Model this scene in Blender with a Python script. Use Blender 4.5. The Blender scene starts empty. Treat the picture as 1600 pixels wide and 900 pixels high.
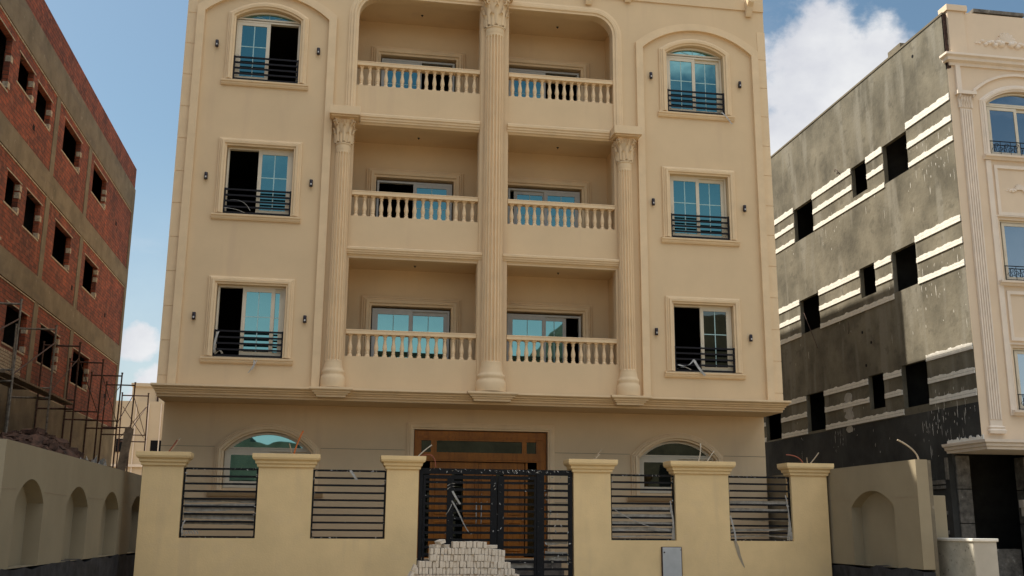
import bpy, math, random
from mathutils import Vector, Matrix
random.seed(7)
R = math.radians
C = bpy.context.scene.collection
scene = bpy.context.scene

# ------------------------------------------------------------------ camera, sky, sun, exposure
cam_d = bpy.data.cameras.new('camera'); cam = bpy.data.objects.new('camera', cam_d); C.objects.link(cam)
yaw, pitch, roll = .16586, .22647, .007174
fw = Vector((math.sin(yaw)*math.cos(pitch), math.cos(yaw)*math.cos(pitch), math.sin(pitch)))
rt0 = Vector((math.cos(yaw), -math.sin(yaw), 0)); up0 = rt0.cross(fw)
rt = math.cos(roll)*rt0 + math.sin(roll)*up0; up = -math.sin(roll)*rt0 + math.cos(roll)*up0
cam.matrix_world = Matrix(((rt.x, up.x, -fw.x, 0), (rt.y, up.y, -fw.y, -24.0), (rt.z, up.z, -fw.z, 1.6), (0, 0, 0, 1)))
cam_d.sensor_width = 36; cam_d.lens = 36*1628.2/1600; cam_d.clip_end = 2000
scene.camera = cam

SUN = Vector((5.1, -3.75, -9.0)).normalized()          # direction the sunlight travels
elev = math.asin(-SUN.z); azim = math.atan2(-SUN.x, -SUN.y)
world = bpy.data.worlds.new('World'); scene.world = world; world.use_nodes = True
wn = world.node_tree.nodes; wl = world.node_tree.links; wn.clear()
sky = wn.new('ShaderNodeTexSky'); sky.sky_type = 'NISHITA'; sky.sun_disc = False
sky.sun_elevation = elev; sky.sun_rotation = azim; sky.dust_density = 1.2; sky.ozone_density = 1.6; sky.air_density = 1.15
bg = wn.new('ShaderNodeBackground'); bg.inputs[1].default_value = .062
tint = wn.new('ShaderNodeMix'); tint.data_type = 'RGBA'; tint.blend_type = 'MULTIPLY'; tint.inputs[0].default_value = 1; tint.inputs[7].default_value = (.96, 1.09, 1.04, 1)
wl.new(sky.outputs[0], tint.inputs[6]); wl.new(tint.outputs[2], bg.inputs[0])
tc = wn.new('ShaderNodeTexCoord')
def wmath(op, a, b=None, c=None, clamp=False):
    n = wn.new('ShaderNodeMath'); n.operation = op; n.use_clamp = clamp
    for i, v in enumerate((a, b, c)):
        if v is None: continue
        if isinstance(v, (int, float)): n.inputs[i].default_value = v
        else: wl.new(v, n.inputs[i])
    return n.outputs[0]
def wnoise(scale, detail, rough, zs=1.0, off=0):
    mp = wn.new('ShaderNodeMapping'); mp.inputs['Scale'].default_value = (1, 1, zs); mp.inputs['Location'].default_value = (off, off*.7, 0)
    wl.new(tc.outputs['Generated'], mp.inputs[0])
    n = wn.new('ShaderNodeTexNoise'); n.inputs['Scale'].default_value = scale; n.inputs['Detail'].default_value = detail
    n.inputs['Roughness'].default_value = rough; wl.new(mp.outputs[0], n.inputs['Vector']); return n.outputs[0]
blobs = [((.4206,.8130,.402),.095),((.3957,.8280,.397),.08),((.405,.845,.35),.085),((.4578,.7869,.4138),.05),((.465,.800,.380),.055),((.407,.8613,.3041),.09),
         ((.3962,.8886,.231),.07),((-.1794,.971,.158),.030),((-.165,.978,.118),.04)]
tot = None
for c_, r_ in blobs:
    v = wn.new('ShaderNodeVectorMath'); v.operation = 'DISTANCE'; wl.new(tc.outputs['Generated'], v.inputs[0])
    l_ = Vector(c_).normalized(); v.inputs[1].default_value = l_
    q = wmath('SUBTRACT', 1.0, wmath('DIVIDE', v.outputs['Value'], r_), clamp=True)
    q = wmath('MULTIPLY', wmath('POWER', q, .8), 1.05)
    tot = q if tot is None else wmath('MAXIMUM', tot, q)
n1 = wnoise(15, 9, .62, 1.25)
shape = wmath('ADD', tot, wmath('MULTIPLY', wmath('SUBTRACT', n1, .5), 1.45))
m1 = wn.new('ShaderNodeMapRange'); m1.interpolation_type = 'SMOOTHSTEP'; m1.inputs[1].default_value = .30; m1.inputs[2].default_value = .70; wl.new(shape, m1.inputs[0])
thin = wnoise(3.2, 8, .6, 3.0, 4.3)
m2 = wn.new('ShaderNodeMapRange'); m2.inputs[1].default_value = .53; m2.inputs[2].default_value = .9; m2.inputs[4].default_value = .5; wl.new(thin, m2.inputs[0])
# broad unseen cloud bank added high over the street side to brighten the facade
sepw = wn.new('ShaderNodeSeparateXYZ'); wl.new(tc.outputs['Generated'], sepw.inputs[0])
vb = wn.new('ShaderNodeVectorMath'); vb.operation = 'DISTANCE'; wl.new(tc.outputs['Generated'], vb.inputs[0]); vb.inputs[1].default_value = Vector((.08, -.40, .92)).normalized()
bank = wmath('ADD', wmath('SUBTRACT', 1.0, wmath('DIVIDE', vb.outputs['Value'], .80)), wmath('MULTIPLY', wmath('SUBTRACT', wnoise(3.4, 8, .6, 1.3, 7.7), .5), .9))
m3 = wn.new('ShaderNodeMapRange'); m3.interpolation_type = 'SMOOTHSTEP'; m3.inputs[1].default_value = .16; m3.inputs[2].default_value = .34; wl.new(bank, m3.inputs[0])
front = wn.new('ShaderNodeMapRange'); front.inputs[1].default_value = .1; front.inputs[2].default_value = -.4; front.inputs[3].default_value = 1.0; front.inputs[4].default_value = 2.35; wl.new(sepw.outputs[1], front.inputs[0])  # added boost: clouds on the street side shine brighter onto the facade
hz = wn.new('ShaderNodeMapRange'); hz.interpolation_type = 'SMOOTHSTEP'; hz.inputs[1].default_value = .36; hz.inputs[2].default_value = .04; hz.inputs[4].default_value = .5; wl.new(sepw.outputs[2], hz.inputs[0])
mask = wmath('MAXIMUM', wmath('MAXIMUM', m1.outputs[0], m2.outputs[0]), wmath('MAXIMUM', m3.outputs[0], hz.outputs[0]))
n2 = wnoise(9, 6, .55, 1.4, 2.1)
cr = wn.new('ShaderNodeValToRGB'); cr.color_ramp.elements[0].position = .38; cr.color_ramp.elements[0].color = (.64, .655, .71, 1)
cr.color_ramp.elements[1].position = .64; cr.color_ramp.elements[1].color = (.84, .85, .86, 1); wl.new(n2, cr.inputs[0])
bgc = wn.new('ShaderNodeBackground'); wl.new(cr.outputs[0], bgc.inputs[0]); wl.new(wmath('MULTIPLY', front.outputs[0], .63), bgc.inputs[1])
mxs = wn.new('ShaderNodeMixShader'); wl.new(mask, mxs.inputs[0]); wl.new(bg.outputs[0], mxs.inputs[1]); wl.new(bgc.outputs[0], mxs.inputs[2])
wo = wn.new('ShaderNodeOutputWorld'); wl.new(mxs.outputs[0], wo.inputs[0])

sd = bpy.data.lights.new('sun', 'SUN'); sd.energy = 5.0; sd.angle = R(.5); sd.color = (1, .93, .82)
so = bpy.data.objects.new('sun', sd); C.objects.link(so); so.rotation_euler = SUN.to_track_quat('-Z', 'Y').to_euler(); so.location = (-20, 10, 40)
vs = scene.view_settings; vs.view_transform = 'Standard'; vs.look = 'None'; vs.exposure = .72; vs.gamma = 1; vs.use_curve_mapping = False
scene.render.engine = 'CYCLES'; scene.cycles.max_bounces = 8; scene.cycles.diffuse_bounces = 5
scene.render.resolution_x = 1024; scene.render.resolution_y = 576

# ------------------------------------------------------------------ materials
def mat(name, col, rough=.85, var=.08, scale=3.0, bump=.0, bscale=60, metal=0, spots=None, col2=None, streak=None):
    m = bpy.data.materials.new(name); m.use_nodes = True; n = m.node_tree.nodes; l = m.node_tree.links
    b = n['Principled BSDF']; b.inputs['Roughness'].default_value = rough; b.inputs['Specular IOR Level'].default_value = .2 if rough > .5 else .35; b.inputs['Metallic'].default_value = metal
    t = n.new('ShaderNodeTexCoord')
    no = n.new('ShaderNodeTexNoise'); no.inputs['Scale'].default_value = scale; no.inputs['Detail'].default_value = 6; no.inputs['Roughness'].default_value = .6
    l.new(t.outputs['Object'], no.inputs['Vector'])
    r = n.new('ShaderNodeValToRGB'); r.color_ramp.elements[0].position = .3; r.color_ramp.elements[1].position = .7
    c2 = col2 or tuple(c*(1-2*var) for c in col)
    r.color_ramp.elements[0].color = (*c2, 1); r.color_ramp.elements[1].color = (*tuple(min(1, c*(1+var)) for c in col), 1)
    l.new(no.outputs[0], r.inputs[0]); out = r.outputs[0]
    def over(out, fac, c):
        x = n.new('ShaderNodeMix'); x.data_type = 'RGBA'; l.new(fac, x.inputs[0]); l.new(out, x.inputs[6]); x.inputs[7].default_value = (*c, 1); return x.outputs[2]
    if streak:                                    # runs of water or paint: (colour, strength, x-scale, z-scale, threshold)
        sc, st, xs, zs, th = streak
        mp = n.new('ShaderNodeMapping'); mp.inputs['Scale'].default_value = (xs, xs, zs); l.new(t.outputs['Object'], mp.inputs[0])
        s = n.new('ShaderNodeTexNoise'); s.inputs['Scale'].default_value = 1; s.inputs['Detail'].default_value = 4; l.new(mp.outputs[0], s.inputs['Vector'])
        mr = n.new('ShaderNodeMapRange'); mr.inputs[1].default_value = th; mr.inputs[2].default_value = th+.12; mr.inputs[4].default_value = st; l.new(s.outputs[0], mr.inputs[0])
        out = over(out, mr.outputs[0], sc)
    if spots:
        sc, st, ss, th = spots
        s = n.new('ShaderNodeTexNoise'); s.inputs['Scale'].default_value = ss; s.inputs['Detail'].default_value = 5; l.new(t.outputs['Object'], s.inputs['Vector'])
        mr = n.new('ShaderNodeMapRange'); mr.inputs[1].default_value = th; mr.inputs[2].default_value = th+.06; mr.inputs[4].default_value = st; l.new(s.outputs[0], mr.inputs[0])
        out = over(out, mr.outputs[0], sc)
    l.new(out, b.inputs['Base Color'])
    if bump:
        bn = n.new('ShaderNodeTexNoise'); bn.inputs['Scale'].default_value = bscale; bn.inputs['Detail'].default_value = 5; l.new(t.outputs['Object'], bn.inputs['Vector'])
        bu = n.new('ShaderNodeBump'); bu.inputs['Strength'].default_value = bump; bu.inputs['Distance'].default_value = .02
        l.new(bn.outputs[0], bu.inputs['Height']); l.new(bu.outputs[0], b.inputs['Normal'])
    return m
def brickmat(name, c1, c2, mortar, bw, bh, axis='y', stain=None):
    m = bpy.data.materials.new(name); m.use_nodes = True; n = m.node_tree.nodes; l = m.node_tree.links
    b = n['Principled BSDF']; b.inputs['Roughness'].default_value = .92
    t = n.new('ShaderNodeTexCoord'); sp = n.new('ShaderNodeSeparateXYZ'); l.new(t.outputs['Object'], sp.inputs[0])
    ad = n.new('ShaderNodeMath'); ad.operation = 'ADD'; l.new(sp.outputs[0], ad.inputs[0]); l.new(sp.outputs[1], ad.inputs[1])
    cb = n.new('ShaderNodeCombineXYZ'); l.new(ad.outputs[0], cb.inputs[0]); l.new(sp.outputs[2], cb.inputs[1])
    wz = n.new('ShaderNodeTexNoise'); wz.inputs['Scale'].default_value = 2.2; wz.inputs['Detail'].default_value = 3; l.new(cb.outputs[0], wz.inputs[0])
    wv = n.new('ShaderNodeVectorMath'); wv.operation = 'MULTIPLY_ADD'; l.new(wz.outputs[1], wv.inputs[0]); wv.inputs[1].default_value = (.07, .07, 0); l.new(cb.outputs[0], wv.inputs[2])
    k = n.new('ShaderNodeTexBrick'); l.new(wv.outputs[0], k.inputs[0]); k.inputs['Scale'].default_value = 1
    k.inputs['Brick Width'].default_value = bw; k.inputs['Row Height'].default_value = bh; k.inputs['Mortar Size'].default_value = bh*.10; k.inputs['Mortar Smooth'].default_value = .3
    k.inputs['Color1'].default_value = (*c1, 1); k.inputs['Color2'].default_value = (*c2, 1); k.inputs['Mortar'].default_value = (*mortar, 1); k.inputs['Bias'].default_value = -.1
    no = n.new('ShaderNodeTexNoise'); no.inputs['Scale'].default_value = .9; no.inputs['Detail'].default_value = 8; no.inputs['Roughness'].default_value = .7; l.new(t.outputs['Object'], no.inputs['Vector'])
    r = n.new('ShaderNodeMapRange'); r.inputs[1].default_value = .35; r.inputs[2].default_value = .68; r.inputs[3].default_value = .5; r.inputs[4].default_value = 1.2; l.new(no.outputs[0], r.inputs[0])
    vm = n.new('ShaderNodeVectorMath'); vm.operation = 'SCALE'; l.new(k.outputs[0], vm.inputs[0]); l.new(r.outputs[0], vm.inputs['Scale'])
    out = vm.outputs[0]
    if stain:
        s = n.new('ShaderNodeTexNoise'); s.inputs['Scale'].default_value = 4.5; s.inputs['Detail'].default_value = 7; l.new(t.outputs['Object'], s.inputs['Vector'])
        mr = n.new('ShaderNodeMapRange'); mr.inputs[1].default_value = .56; mr.inputs[2].default_value = .66; mr.inputs[4].default_value = .65; l.new(s.outputs[0], mr.inputs[0])
        x = n.new('ShaderNodeMix'); x.data_type = 'RGBA'; l.new(mr.outputs[0], x.inputs[0]); l.new(out, x.inputs[6]); x.inputs[7].default_value = (*stain, 1); out = x.outputs[2]
    l.new(out, b.inputs['Base Color'])
    bu = n.new('ShaderNodeBump'); bu.inputs['Strength'].default_value = .6; bu.inputs['Distance'].default_value = .015; bu.invert = True
    l.new(k.outputs['Fac'], bu.inputs['Height']); l.new(bu.outputs[0], b.inputs['Normal'])
    return m
def glassmat(name, tint, base):
    m = bpy.data.materials.new(name); m.use_nodes = True; n = m.node_tree.nodes; l = m.node_tree.links; n.clear()
    g = n.new('ShaderNodeBsdfGlossy'); g.inputs['Roughness'].default_value = .012; g.inputs['Color'].default_value = (*tint, 1)
    t = n.new('ShaderNodeTexCoord'); no = n.new('ShaderNodeTexNoise'); no.inputs['Scale'].default_value = .9; l.new(t.outputs['Object'], no.inputs['Vector'])
    bu = n.new('ShaderNodeBump'); bu.inputs['Strength'].default_value = .06; bu.inputs['Distance'].default_value = .05; l.new(no.outputs[0], bu.inputs['Height']); l.new(bu.outputs[0], g.inputs['Normal'])
    d = n.new('ShaderNodeBsdfDiffuse'); d.inputs['Color'].default_value = (*base, 1)
    fr = n.new('ShaderNodeMixShader'); fr.inputs[0].default_value = .62
    l.new(d.outputs[0], fr.inputs[1]); l.new(g.outputs[0], fr.inputs[2]); o = n.new('ShaderNodeOutputMaterial'); l.new(fr.outputs[0], o.inputs[0]); return m
M = {}
M['paint'] = mat('facade_paint', (.705, .525, .32), .9, .03, .9, .15, 45, streak=((.60, .43, .28), .35, 2.2, .22, .59))
M['trim'] = mat('moulding_paint', (.775, .582, .36), .85, .04, 2.5, .06, 60)
M['fencepaint'] = mat('boundary_wall_paint', (.85, .62, .32), .9, .05, 1.4, .2, 30, streak=((.70, .51, .29), .4, 3.0, .35, .58), spots=((.78, .57, .32), .3, 2.3, .60))
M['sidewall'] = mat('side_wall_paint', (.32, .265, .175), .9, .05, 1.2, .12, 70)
M['bitumen'] = mat('bitumen_coat', (.045, .045, .05), .8, .3, 4, .3, 25)
M['line'] = mat('score_line', (.33, .26, .18), .9)
M['frame'] = mat('window_frame_aluminium', (.66, .58, .44), .4, .03, 5)
M['framegrey'] = mat('grey_door_frame', (.50, .48, .43), .4, .03, 5)
M['glass'] = glassmat('teal_glass', (.27, .52, .50), (.015, .055, .06))
M['glassdark'] = glassmat('dark_reflection_glass', (.17, .19, .17), (.01, .012, .010))  # dark door glass; on windows the street blocks' dark reflection put into the tint
M['glassgrey'] = glassmat('grey_blue_glass', (.46, .52, .56), (.04, .05, .06))
M['bar'] = mat('glazing_bar', (.40, .58, .57), .5)
M['iron'] = mat('black_iron', (.010, .010, .011), .65, .2, 20, spots=((.35, .34, .32), .8, 38, .69))
M['ironclean'] = mat('guard_iron', (.012, .011, .014), .6, .2, 20)
M['room'] = mat('darkened_room_surface', (.045, .042, .038), .95, .2, 2)  # near-black, the darkness of the unlit rooms is put into the colour
M['wood'] = mat('varnished_wood', (.36, .125, .014), .5, .15, 3, .05, 40, streak=((.24, .08, .010), .7, 14, 1.2, .5))
M['lampblack'] = mat('lamp_housing', (.02, .013, .02), .35)
M['lens'] = mat('lamp_lens', (.5, .48, .45), .2)
M['plastic'] = mat('plastic_wrap', (.42, .40, .36), .35, .2, 12)
M['wrapgrey'] = mat('grey_film', (.40, .355, .29), .4, .2, 9)
M['whitebrick'] = mat('sand_lime_brick', (.68, .59, .475), .9, .10, 9, .3, 60)
M['brick'] = brickmat('red_brick', (.28, .064, .026), (.13, .034, .018), (.075, .036, .022), .25, .115, stain=(.26, .085, .045))
M['concrete'] = mat('raw_concrete', (.185, .155, .108), .93, .16, 1.3, .35, 25, streak=((.13, .11, .085), .6, .9, 3.5, .55), spots=((.33, .29, .22), .5, 5, .66))
M['mortarstrip'] = mat('pale_brick_edge', (.42, .36, .27), .9, .25, 14, .3, 30)
M['render'] = mat('cement_render', (.185, .163, .118), .95, .2, .8, .5, 9, col2=(.088, .078, .056), streak=((.23, .21, .165), .75, 1.7, .30, .54), spots=((.085, .075, .055), .4, 3.4, .60))
M['renderdark'] = mat('damp_cement', (.055, .053, .048), .95, .25, .9, .25, 14, streak=((.17, .165, .15), .5, 2.0, .35, .64), spots=((.24, .23, .21), .6, 3.1, .70))
M['whitepaint'] = mat('white_moulding_plaster', (.80, .755, .665), .9, .06, 8, .35, 30)
M['rbpaint'] = mat('beige_facade_paint', (.74, .585, .42), .9, .035, 1.0, .08, 80)
M['rbtrim'] = mat('cream_white_trim', (.80, .68, .55), .85, .04, 3, .1, 40)
M['stone'] = mat('grey_stone_block', (.17, .15, .125), .85, .3, 6, .3, 25, spots=((.45, .42, .36), .7, 6, .66))
M['box'] = mat('speckled_plaster', (.50, .46, .37), .9, .12, 4, .4, 20, spots=((.16, .15, .13), .7, 17, .62))
M['boxfront'] = mat('smooth_plaster', (.47, .43, .36), .9, .05, 3, .1, 40)
M['steel'] = mat('rusty_scaffold_pipe', (.085, .048, .036), .6, .3, 12, metal=.3)
M['steelpale'] = mat('dusty_scaffold_pipe', (.22, .19, .15), .6, .3, 12, metal=.2)
M['plank'] = mat('weathered_plank', (.22, .17, .115), .9, .25, 6, .3, 20)
M['rubble'] = mat('brick_rubble', (.115, .062, .042), .95, .35, 7, .8, 12, col2=(.035, .025, .02))
M['farwall'] = mat('cream_plaster_far', (.62, .50, .34), .9, .04, .6)
M['dark'] = mat('dark_opening', (.006, .006, .007), .9)
M['ground'] = mat('sandy_ground', (.25, .20, .128), .95, .12, .6, .4, 8)
M['asphalt'] = mat('dusty_asphalt', (.23, .185, .125), .95, .15, 2, .3, 40)
M['cabinet'] = mat('grey_enamel', (.50, .51, .50), .45, .08, 3, spots=((.12, .10, .08), .8, 11, .70))
M['cabledark'] = mat('grey_cable', (.42, .34, .24), .5)
M['cableorange'] = mat('orange_conduit', (.62, .17, .045), .5)
M['cablewhite'] = mat('pale_conduit', (.60, .54, .44), .5)
M['cablered'] = mat('red_brown_cable', (.30, .085, .05), .5)
M['soil'] = mat('dark_soil', (.10, .08, .06), .95, .25, 4, .5, 10)
M['lintel'] = mat('rust_brown_edge', (.07, .04, .03), .9, .3, 10, .6, 20)

# ------------------------------------------------------------------ mesh helpers
class MB:
    def __init__(s): s.v = []; s.f = []; s.sm = []
    def add(s, v, f, smooth=False):
        o = len(s.v); s.v += [tuple(p) for p in v]; s.f += [tuple(i+o for i in q) for q in f]; s.sm += [smooth]*len(f); return s
    def box(s, x0, x1, y0, y1, z0, z1):
        return s.add([(x0,y0,z0),(x1,y0,z0),(x1,y1,z0),(x0,y1,z0),(x0,y0,z1),(x1,y0,z1),(x1,y1,z1),(x0,y1,z1)],
                     [(3,2,1,0),(4,5,6,7),(0,1,5,4),(1,2,6,5),(2,3,7,6),(3,0,4,7)])
    def tube(s, a, b, r, n=8, r2=None):
        a = Vector(a); b = Vector(b); d = (b-a).normalized(); r2 = r if r2 is None else r2
        u = d.orthogonal().normalized(); w = d.cross(u); v = []
        for p, q in ((a, r), (b, r2)):
            for i in range(n):
                t = 2*math.pi*i/n; v.append(p+u*math.cos(t)*q+w*math.sin(t)*q)
        s.add(v, [(i, (i+1) % n, n+(i+1) % n, n+i) for i in range(n)], True)
        return s.add(v, [tuple(range(n))[::-1], tuple(range(n, 2*n))])
    def path(s, pts, r, n=7):
        pts = [Vector(p) for p in pts]; v = []; ref = None
        for i, p in enumerate(pts):
            d = (pts[min(i+1, len(pts)-1)]-pts[max(i-1, 0)]).normalized()
            if ref is None: ref = d.orthogonal().normalized()
            u = (ref-d*ref.dot(d)).normalized(); ref = u; w = d.cross(u)
            for k in range(n): t = 2*math.pi*k/n; v.append(p+u*math.cos(t)*r+w*math.sin(t)*r)
        f = [(i*n+k, i*n+(k+1) % n, (i+1)*n+(k+1) % n, (i+1)*n+k) for i in range(len(pts)-1) for k in range(n)]
        s.add(v, f, True); L = (len(pts)-1)*n
        return s.add(v, [tuple(range(n))[::-1], tuple(range(L, L+n))])
    def lathe(s, prof, cx, cy, n=24, smooth=True, a0=0, a1=2*math.pi):
        v = []; full = abs(a1-a0-2*math.pi) < 1e-6; m = n if full else n+1
        for r, z in prof:
            for i in range(m): t = a0+(a1-a0)*i/n; v.append((cx+r*math.cos(t), cy+r*math.sin(t), z))
        f = [(k*m+i, k*m+(i+1) % m, (k+1)*m+(i+1) % m, (k+1)*m+i) for k in range(len(prof)-1) for i in range(n)]
        s.add(v, f, smooth)
        return s.add(v, [tuple(range(m))[::-1], tuple(range((len(prof)-1)*m, len(prof)*m))])
    def sweep(s, path, prof, to3, closed=False, smooth=False):
        """path: 2-D points; prof: (offset to the left of travel, height) pairs; to3 maps (a, b, h) to space"""
        n = len(path); P = [Vector(p) for p in path]; off = []
        for i in range(n):
            d0 = (P[i]-P[i-1]).normalized() if (closed or i > 0) else None
            d1 = (P[(i+1) % n]-P[i]).normalized() if (closed or i < n-1) else None
            d0 = d0 or d1; d1 = d1 or d0
            n0 = Vector((-d0.y, d0.x)); n1 = Vector((-d1.y, d1.x)); b = (n0+n1)
            if b.length < 1e-6: b = n0
            b.normalize(); off.append(b/max(.3, b.dot(n0)))
        v = []; m = len(prof)
        for i in range(n):
            for o, h in prof: q = P[i]+off[i]*o; v.append(to3(q.x, q.y, h))
        f = []
        for i in range(n if closed else n-1):
            j = (i+1) % n
            for k in range(m-1): f.append((i*m+k, j*m+k, j*m+k+1, i*m+k+1))
        s.add(v, f, smooth)
        if not closed: s.add(v, [tuple(range(m)), tuple(range((n-1)*m, n*m))[::-1]])
        return s
    def build(s, name, m, parent=None, bevel=0, **kw):
        me = bpy.data.meshes.new(name); me.from_pydata(s.v, [], s.f); me.polygons.foreach_set('use_smooth', s.sm)
        me.materials.append(m); me.update(); return link(name, me, parent, bevel, **kw)
def fixnormals(me):
    import bmesh
    b = bmesh.new(); b.from_mesh(me); bmesh.ops.recalc_face_normals(b, faces=b.faces); b.to_mesh(me); b.free()
def link(name, me, parent=None, bevel=0, fix=True):
    if fix: fixnormals(me)
    o = bpy.data.objects.new(name, me); C.objects.link(o)
    if parent is not None:
        o.parent = parent
        w = parent; t = Vector((0, 0, 0))
        while w is not None: t += Vector(w.location); w = w.parent
        o.location = -t
    if bevel:
        b = o.modifiers.new('bevel', 'BEVEL'); b.width = bevel; b.segments = 2; b.limit_method = 'ANGLE'; b.angle_limit = R(40)
    return o
def XZ(y0):  return lambda a, b, h: (a, y0-h, b)          # on a wall facing -y
def XY(z0=0): return lambda a, b, h: (a, b, z0+h)
def YZ(x0, s=1): return lambda a, b, h: (x0+s*h, a, b)      # on a wall whose face looks along s*x
def fill(outer, holes):
    cu = bpy.data.curves.new('t', 'CURVE'); cu.dimensions = '2D'; cu.fill_mode = 'BOTH'
    for lp in [outer]+list(holes):
        sp = cu.splines.new('POLY'); sp.points.add(len(lp)-1); sp.use_cyclic_u = True
        for i, p in enumerate(lp): sp.points[i].co = (p[0], p[1], 0, 1)
    o = bpy.data.objects.new('t', cu); me = bpy.data.meshes.new_from_object(o)
    v = [(p.co.x, p.co.y) for p in me.vertices]; f = [tuple(p.vertices) for p in me.polygons]
    bpy.data.objects.remove(o); bpy.data.meshes.remove(me); bpy.data.curves.remove(cu); return v, f
def plate(mb, outer, holes, to3, h0, h1):
    v, f = fill(outer, holes)
    mb.add([to3(a, b, h0) for a, b in v], f); mb.add([to3(a, b, h1) for a, b in v], [q[::-1] for q in f])
    for lp in [outer]+list(holes):
        n = len(lp); mb.add([to3(a, b, h0) for a, b in lp]+[to3(a, b, h1) for a, b in lp], [(i, (i+1) % n, n+(i+1) % n, n+i) for i in range(n)])
    return mb
def rect(a0, a1, b0, b1): return [(a0, b0), (a1, b0), (a1, b1), (a0, b1)]
def arcpts(xa, xb, zs, za, n=20):
    """points from (xb,zs) over the apex za to (xa,zs)"""
    w = (xb-xa)/2; h = za-zs; r = (w*w+h*h)/(2*h); cx = (xa+xb)/2; cz = za-r; t = math.asin(min(1, w/r))
    if h > w: t = math.pi-t
    return [(cx+r*math.sin(t-2*t*i/n), cz+r*math.cos(t-2*t*i/n)) for i in range(n+1)]
def archrect(xa, xb, z0, zs, za, n=20): return [(xa, z0), (xb, z0)]+arcpts(xa, xb, zs, za, n)
def empty(name, loc, label=None, cat=None, group=None, parent=None):
    o = bpy.data.objects.new(name, None); C.objects.link(o); o.location = loc; o.empty_display_size = .3
    if parent: o.parent = parent
    if label: o['label'] = label
    if cat: o['category'] = cat
    if group: o['group'] = group
    return o
def tag(o, label, cat, group=None, kind=None):
    o['label'] = label; o['category'] = cat
    if group: o['group'] = group
    if kind: o['kind'] = kind
    return o
TRIM = [(0, 0), (0, .045), (.035, .05), (.05, .075), (.10, .08), (.115, .055), (.14, .055), (.16, .035), (.185, .03), (.185, 0)]
def prof(w, d): return [(a*w/.185, h*d/.08) for a, h in TRIM]

# ------------------------------------------------------------------ ground
g = MB(); g.add([(-900,-900,0),(900,-900,0),(900,900,0),(-900,900,0)], [(0,1,2,3)]); o = g.build('ground', M['ground']); o['kind'] = 'structure'
g = MB(); g.add([(-300,-36,.004),(300,-36,.004),(300,-14,.004),(-300,-14,.004)], [(0,1,2,3)]); o = g.build('road', M['asphalt']); o['kind'] = 'structure'

# ------------------------------------------------------------------ main apartment building
B = empty('apartment_building', (3.4, 0, 0), 'beige apartment building in the centre with fluted columns and balustrade balconies', 'apartment building')
XL, XR = -3.95, 10.75
FL = [4.70, 8.06, 11.42, 14.78]
windows = []   # (xa, xb, z0, z1, apex)   opening
for (xa, xb) in ((-2.81, -1.27), (8.015, 9.555)):
    for k, (z0, z1) in enumerate(((5.32, 6.99), (8.68, 10.34), (12.02, 13.65))): windows.append((xa, xb, z0, z1, 13.90 if k == 2 else None))
LB, RB_ = (.13, 3.166), (3.893, 6.59)
oz = [(5.433, 7.77), (8.80, 11.11), (12.13, 14.50)]
holes = []
for (xa, xb, z0, z1, ap) in windows: holes.append(archrect(xa, xb, z0, z1, ap) if ap else rect(xa, xb, z0, z1))
def roundcorner(x, s, z, r=.52, n=8):   # top corner, s=-1 left, +1 right; counter-clockwise order
    cx = x-s*r; cz = z-r
    a = [(cx+s*r*math.cos(math.pi/2*i/n), cz+r*math.sin(math.pi/2*i/n)) for i in range(n+1)]
    return a if s > 0 else a[::-1]
for k, (z0, z1) in enumerate(oz):
    for j, (xa, xb) in enumerate((LB, RB_)):
        if k < 2: holes.append(rect(xa, xb, z0, z1))
        elif j == 0: holes.append([(xa, z0), (xb, z0), (xb, z1)]+roundcorner(xa, -1, z1))
        else: holes.append([(xa, z0), (xb, z0)]+roundcorner(xb, 1, z1)+[(xa, z1)])
mb = MB(); plate(mb, rect(XL, XR, 4.45, 15.5), holes, XZ(0), 0, -.25)
mb.build('front_wall', M['paint'], B)
# shell: sides, back, roof, soffit
mb = MB()
mb.box(XL, XL+.25, .25, 18, 4.45, 15.5); mb.box(XR-.25, XR, .25, 18, 4.45, 15.5); mb.box(XL+.25, XR-.25, 17.75, 18, 4.45, 15.5)
mb.box(XL, XL+.25, 1.45, 18, 0, 4.45); mb.box(XR-.25, XR, 1.45, 18, 0, 4.45); mb.box(XL+.25, XR-.25, 17.75, 18, 0, 4.45)
mb.build('side_wall', M['paint'], B)
mb = MB(); mb.box(XL+.25, XR-.25, .25, 17.75, 4.42, 4.70); mb.box(XL, XR, .02, 1.2, 4.40, 4.449); mb.build('overhang_soffit', M['paint'], B)
mb = MB(); mb.box(XL+.25, XR-.25, .25, 17.75, 14.95, 15.15); mb.build('roof', M['concrete'], B)
mb = MB(); mb.box(XR-.15, XR, 7.15, 18, 15.5, 17.9); mb.build('roof_screen_wall', M['paint'], B)
# rooms (dark, unfurnished) : floors, partitions
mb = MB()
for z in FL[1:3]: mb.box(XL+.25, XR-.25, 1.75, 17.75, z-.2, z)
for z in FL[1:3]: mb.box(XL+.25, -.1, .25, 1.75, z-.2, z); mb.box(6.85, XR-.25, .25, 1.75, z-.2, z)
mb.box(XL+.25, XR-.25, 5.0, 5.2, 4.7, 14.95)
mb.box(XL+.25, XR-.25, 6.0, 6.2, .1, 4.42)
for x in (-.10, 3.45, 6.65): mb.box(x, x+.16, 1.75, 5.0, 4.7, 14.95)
mb.build('room_partition', M['room'], B)
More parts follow.
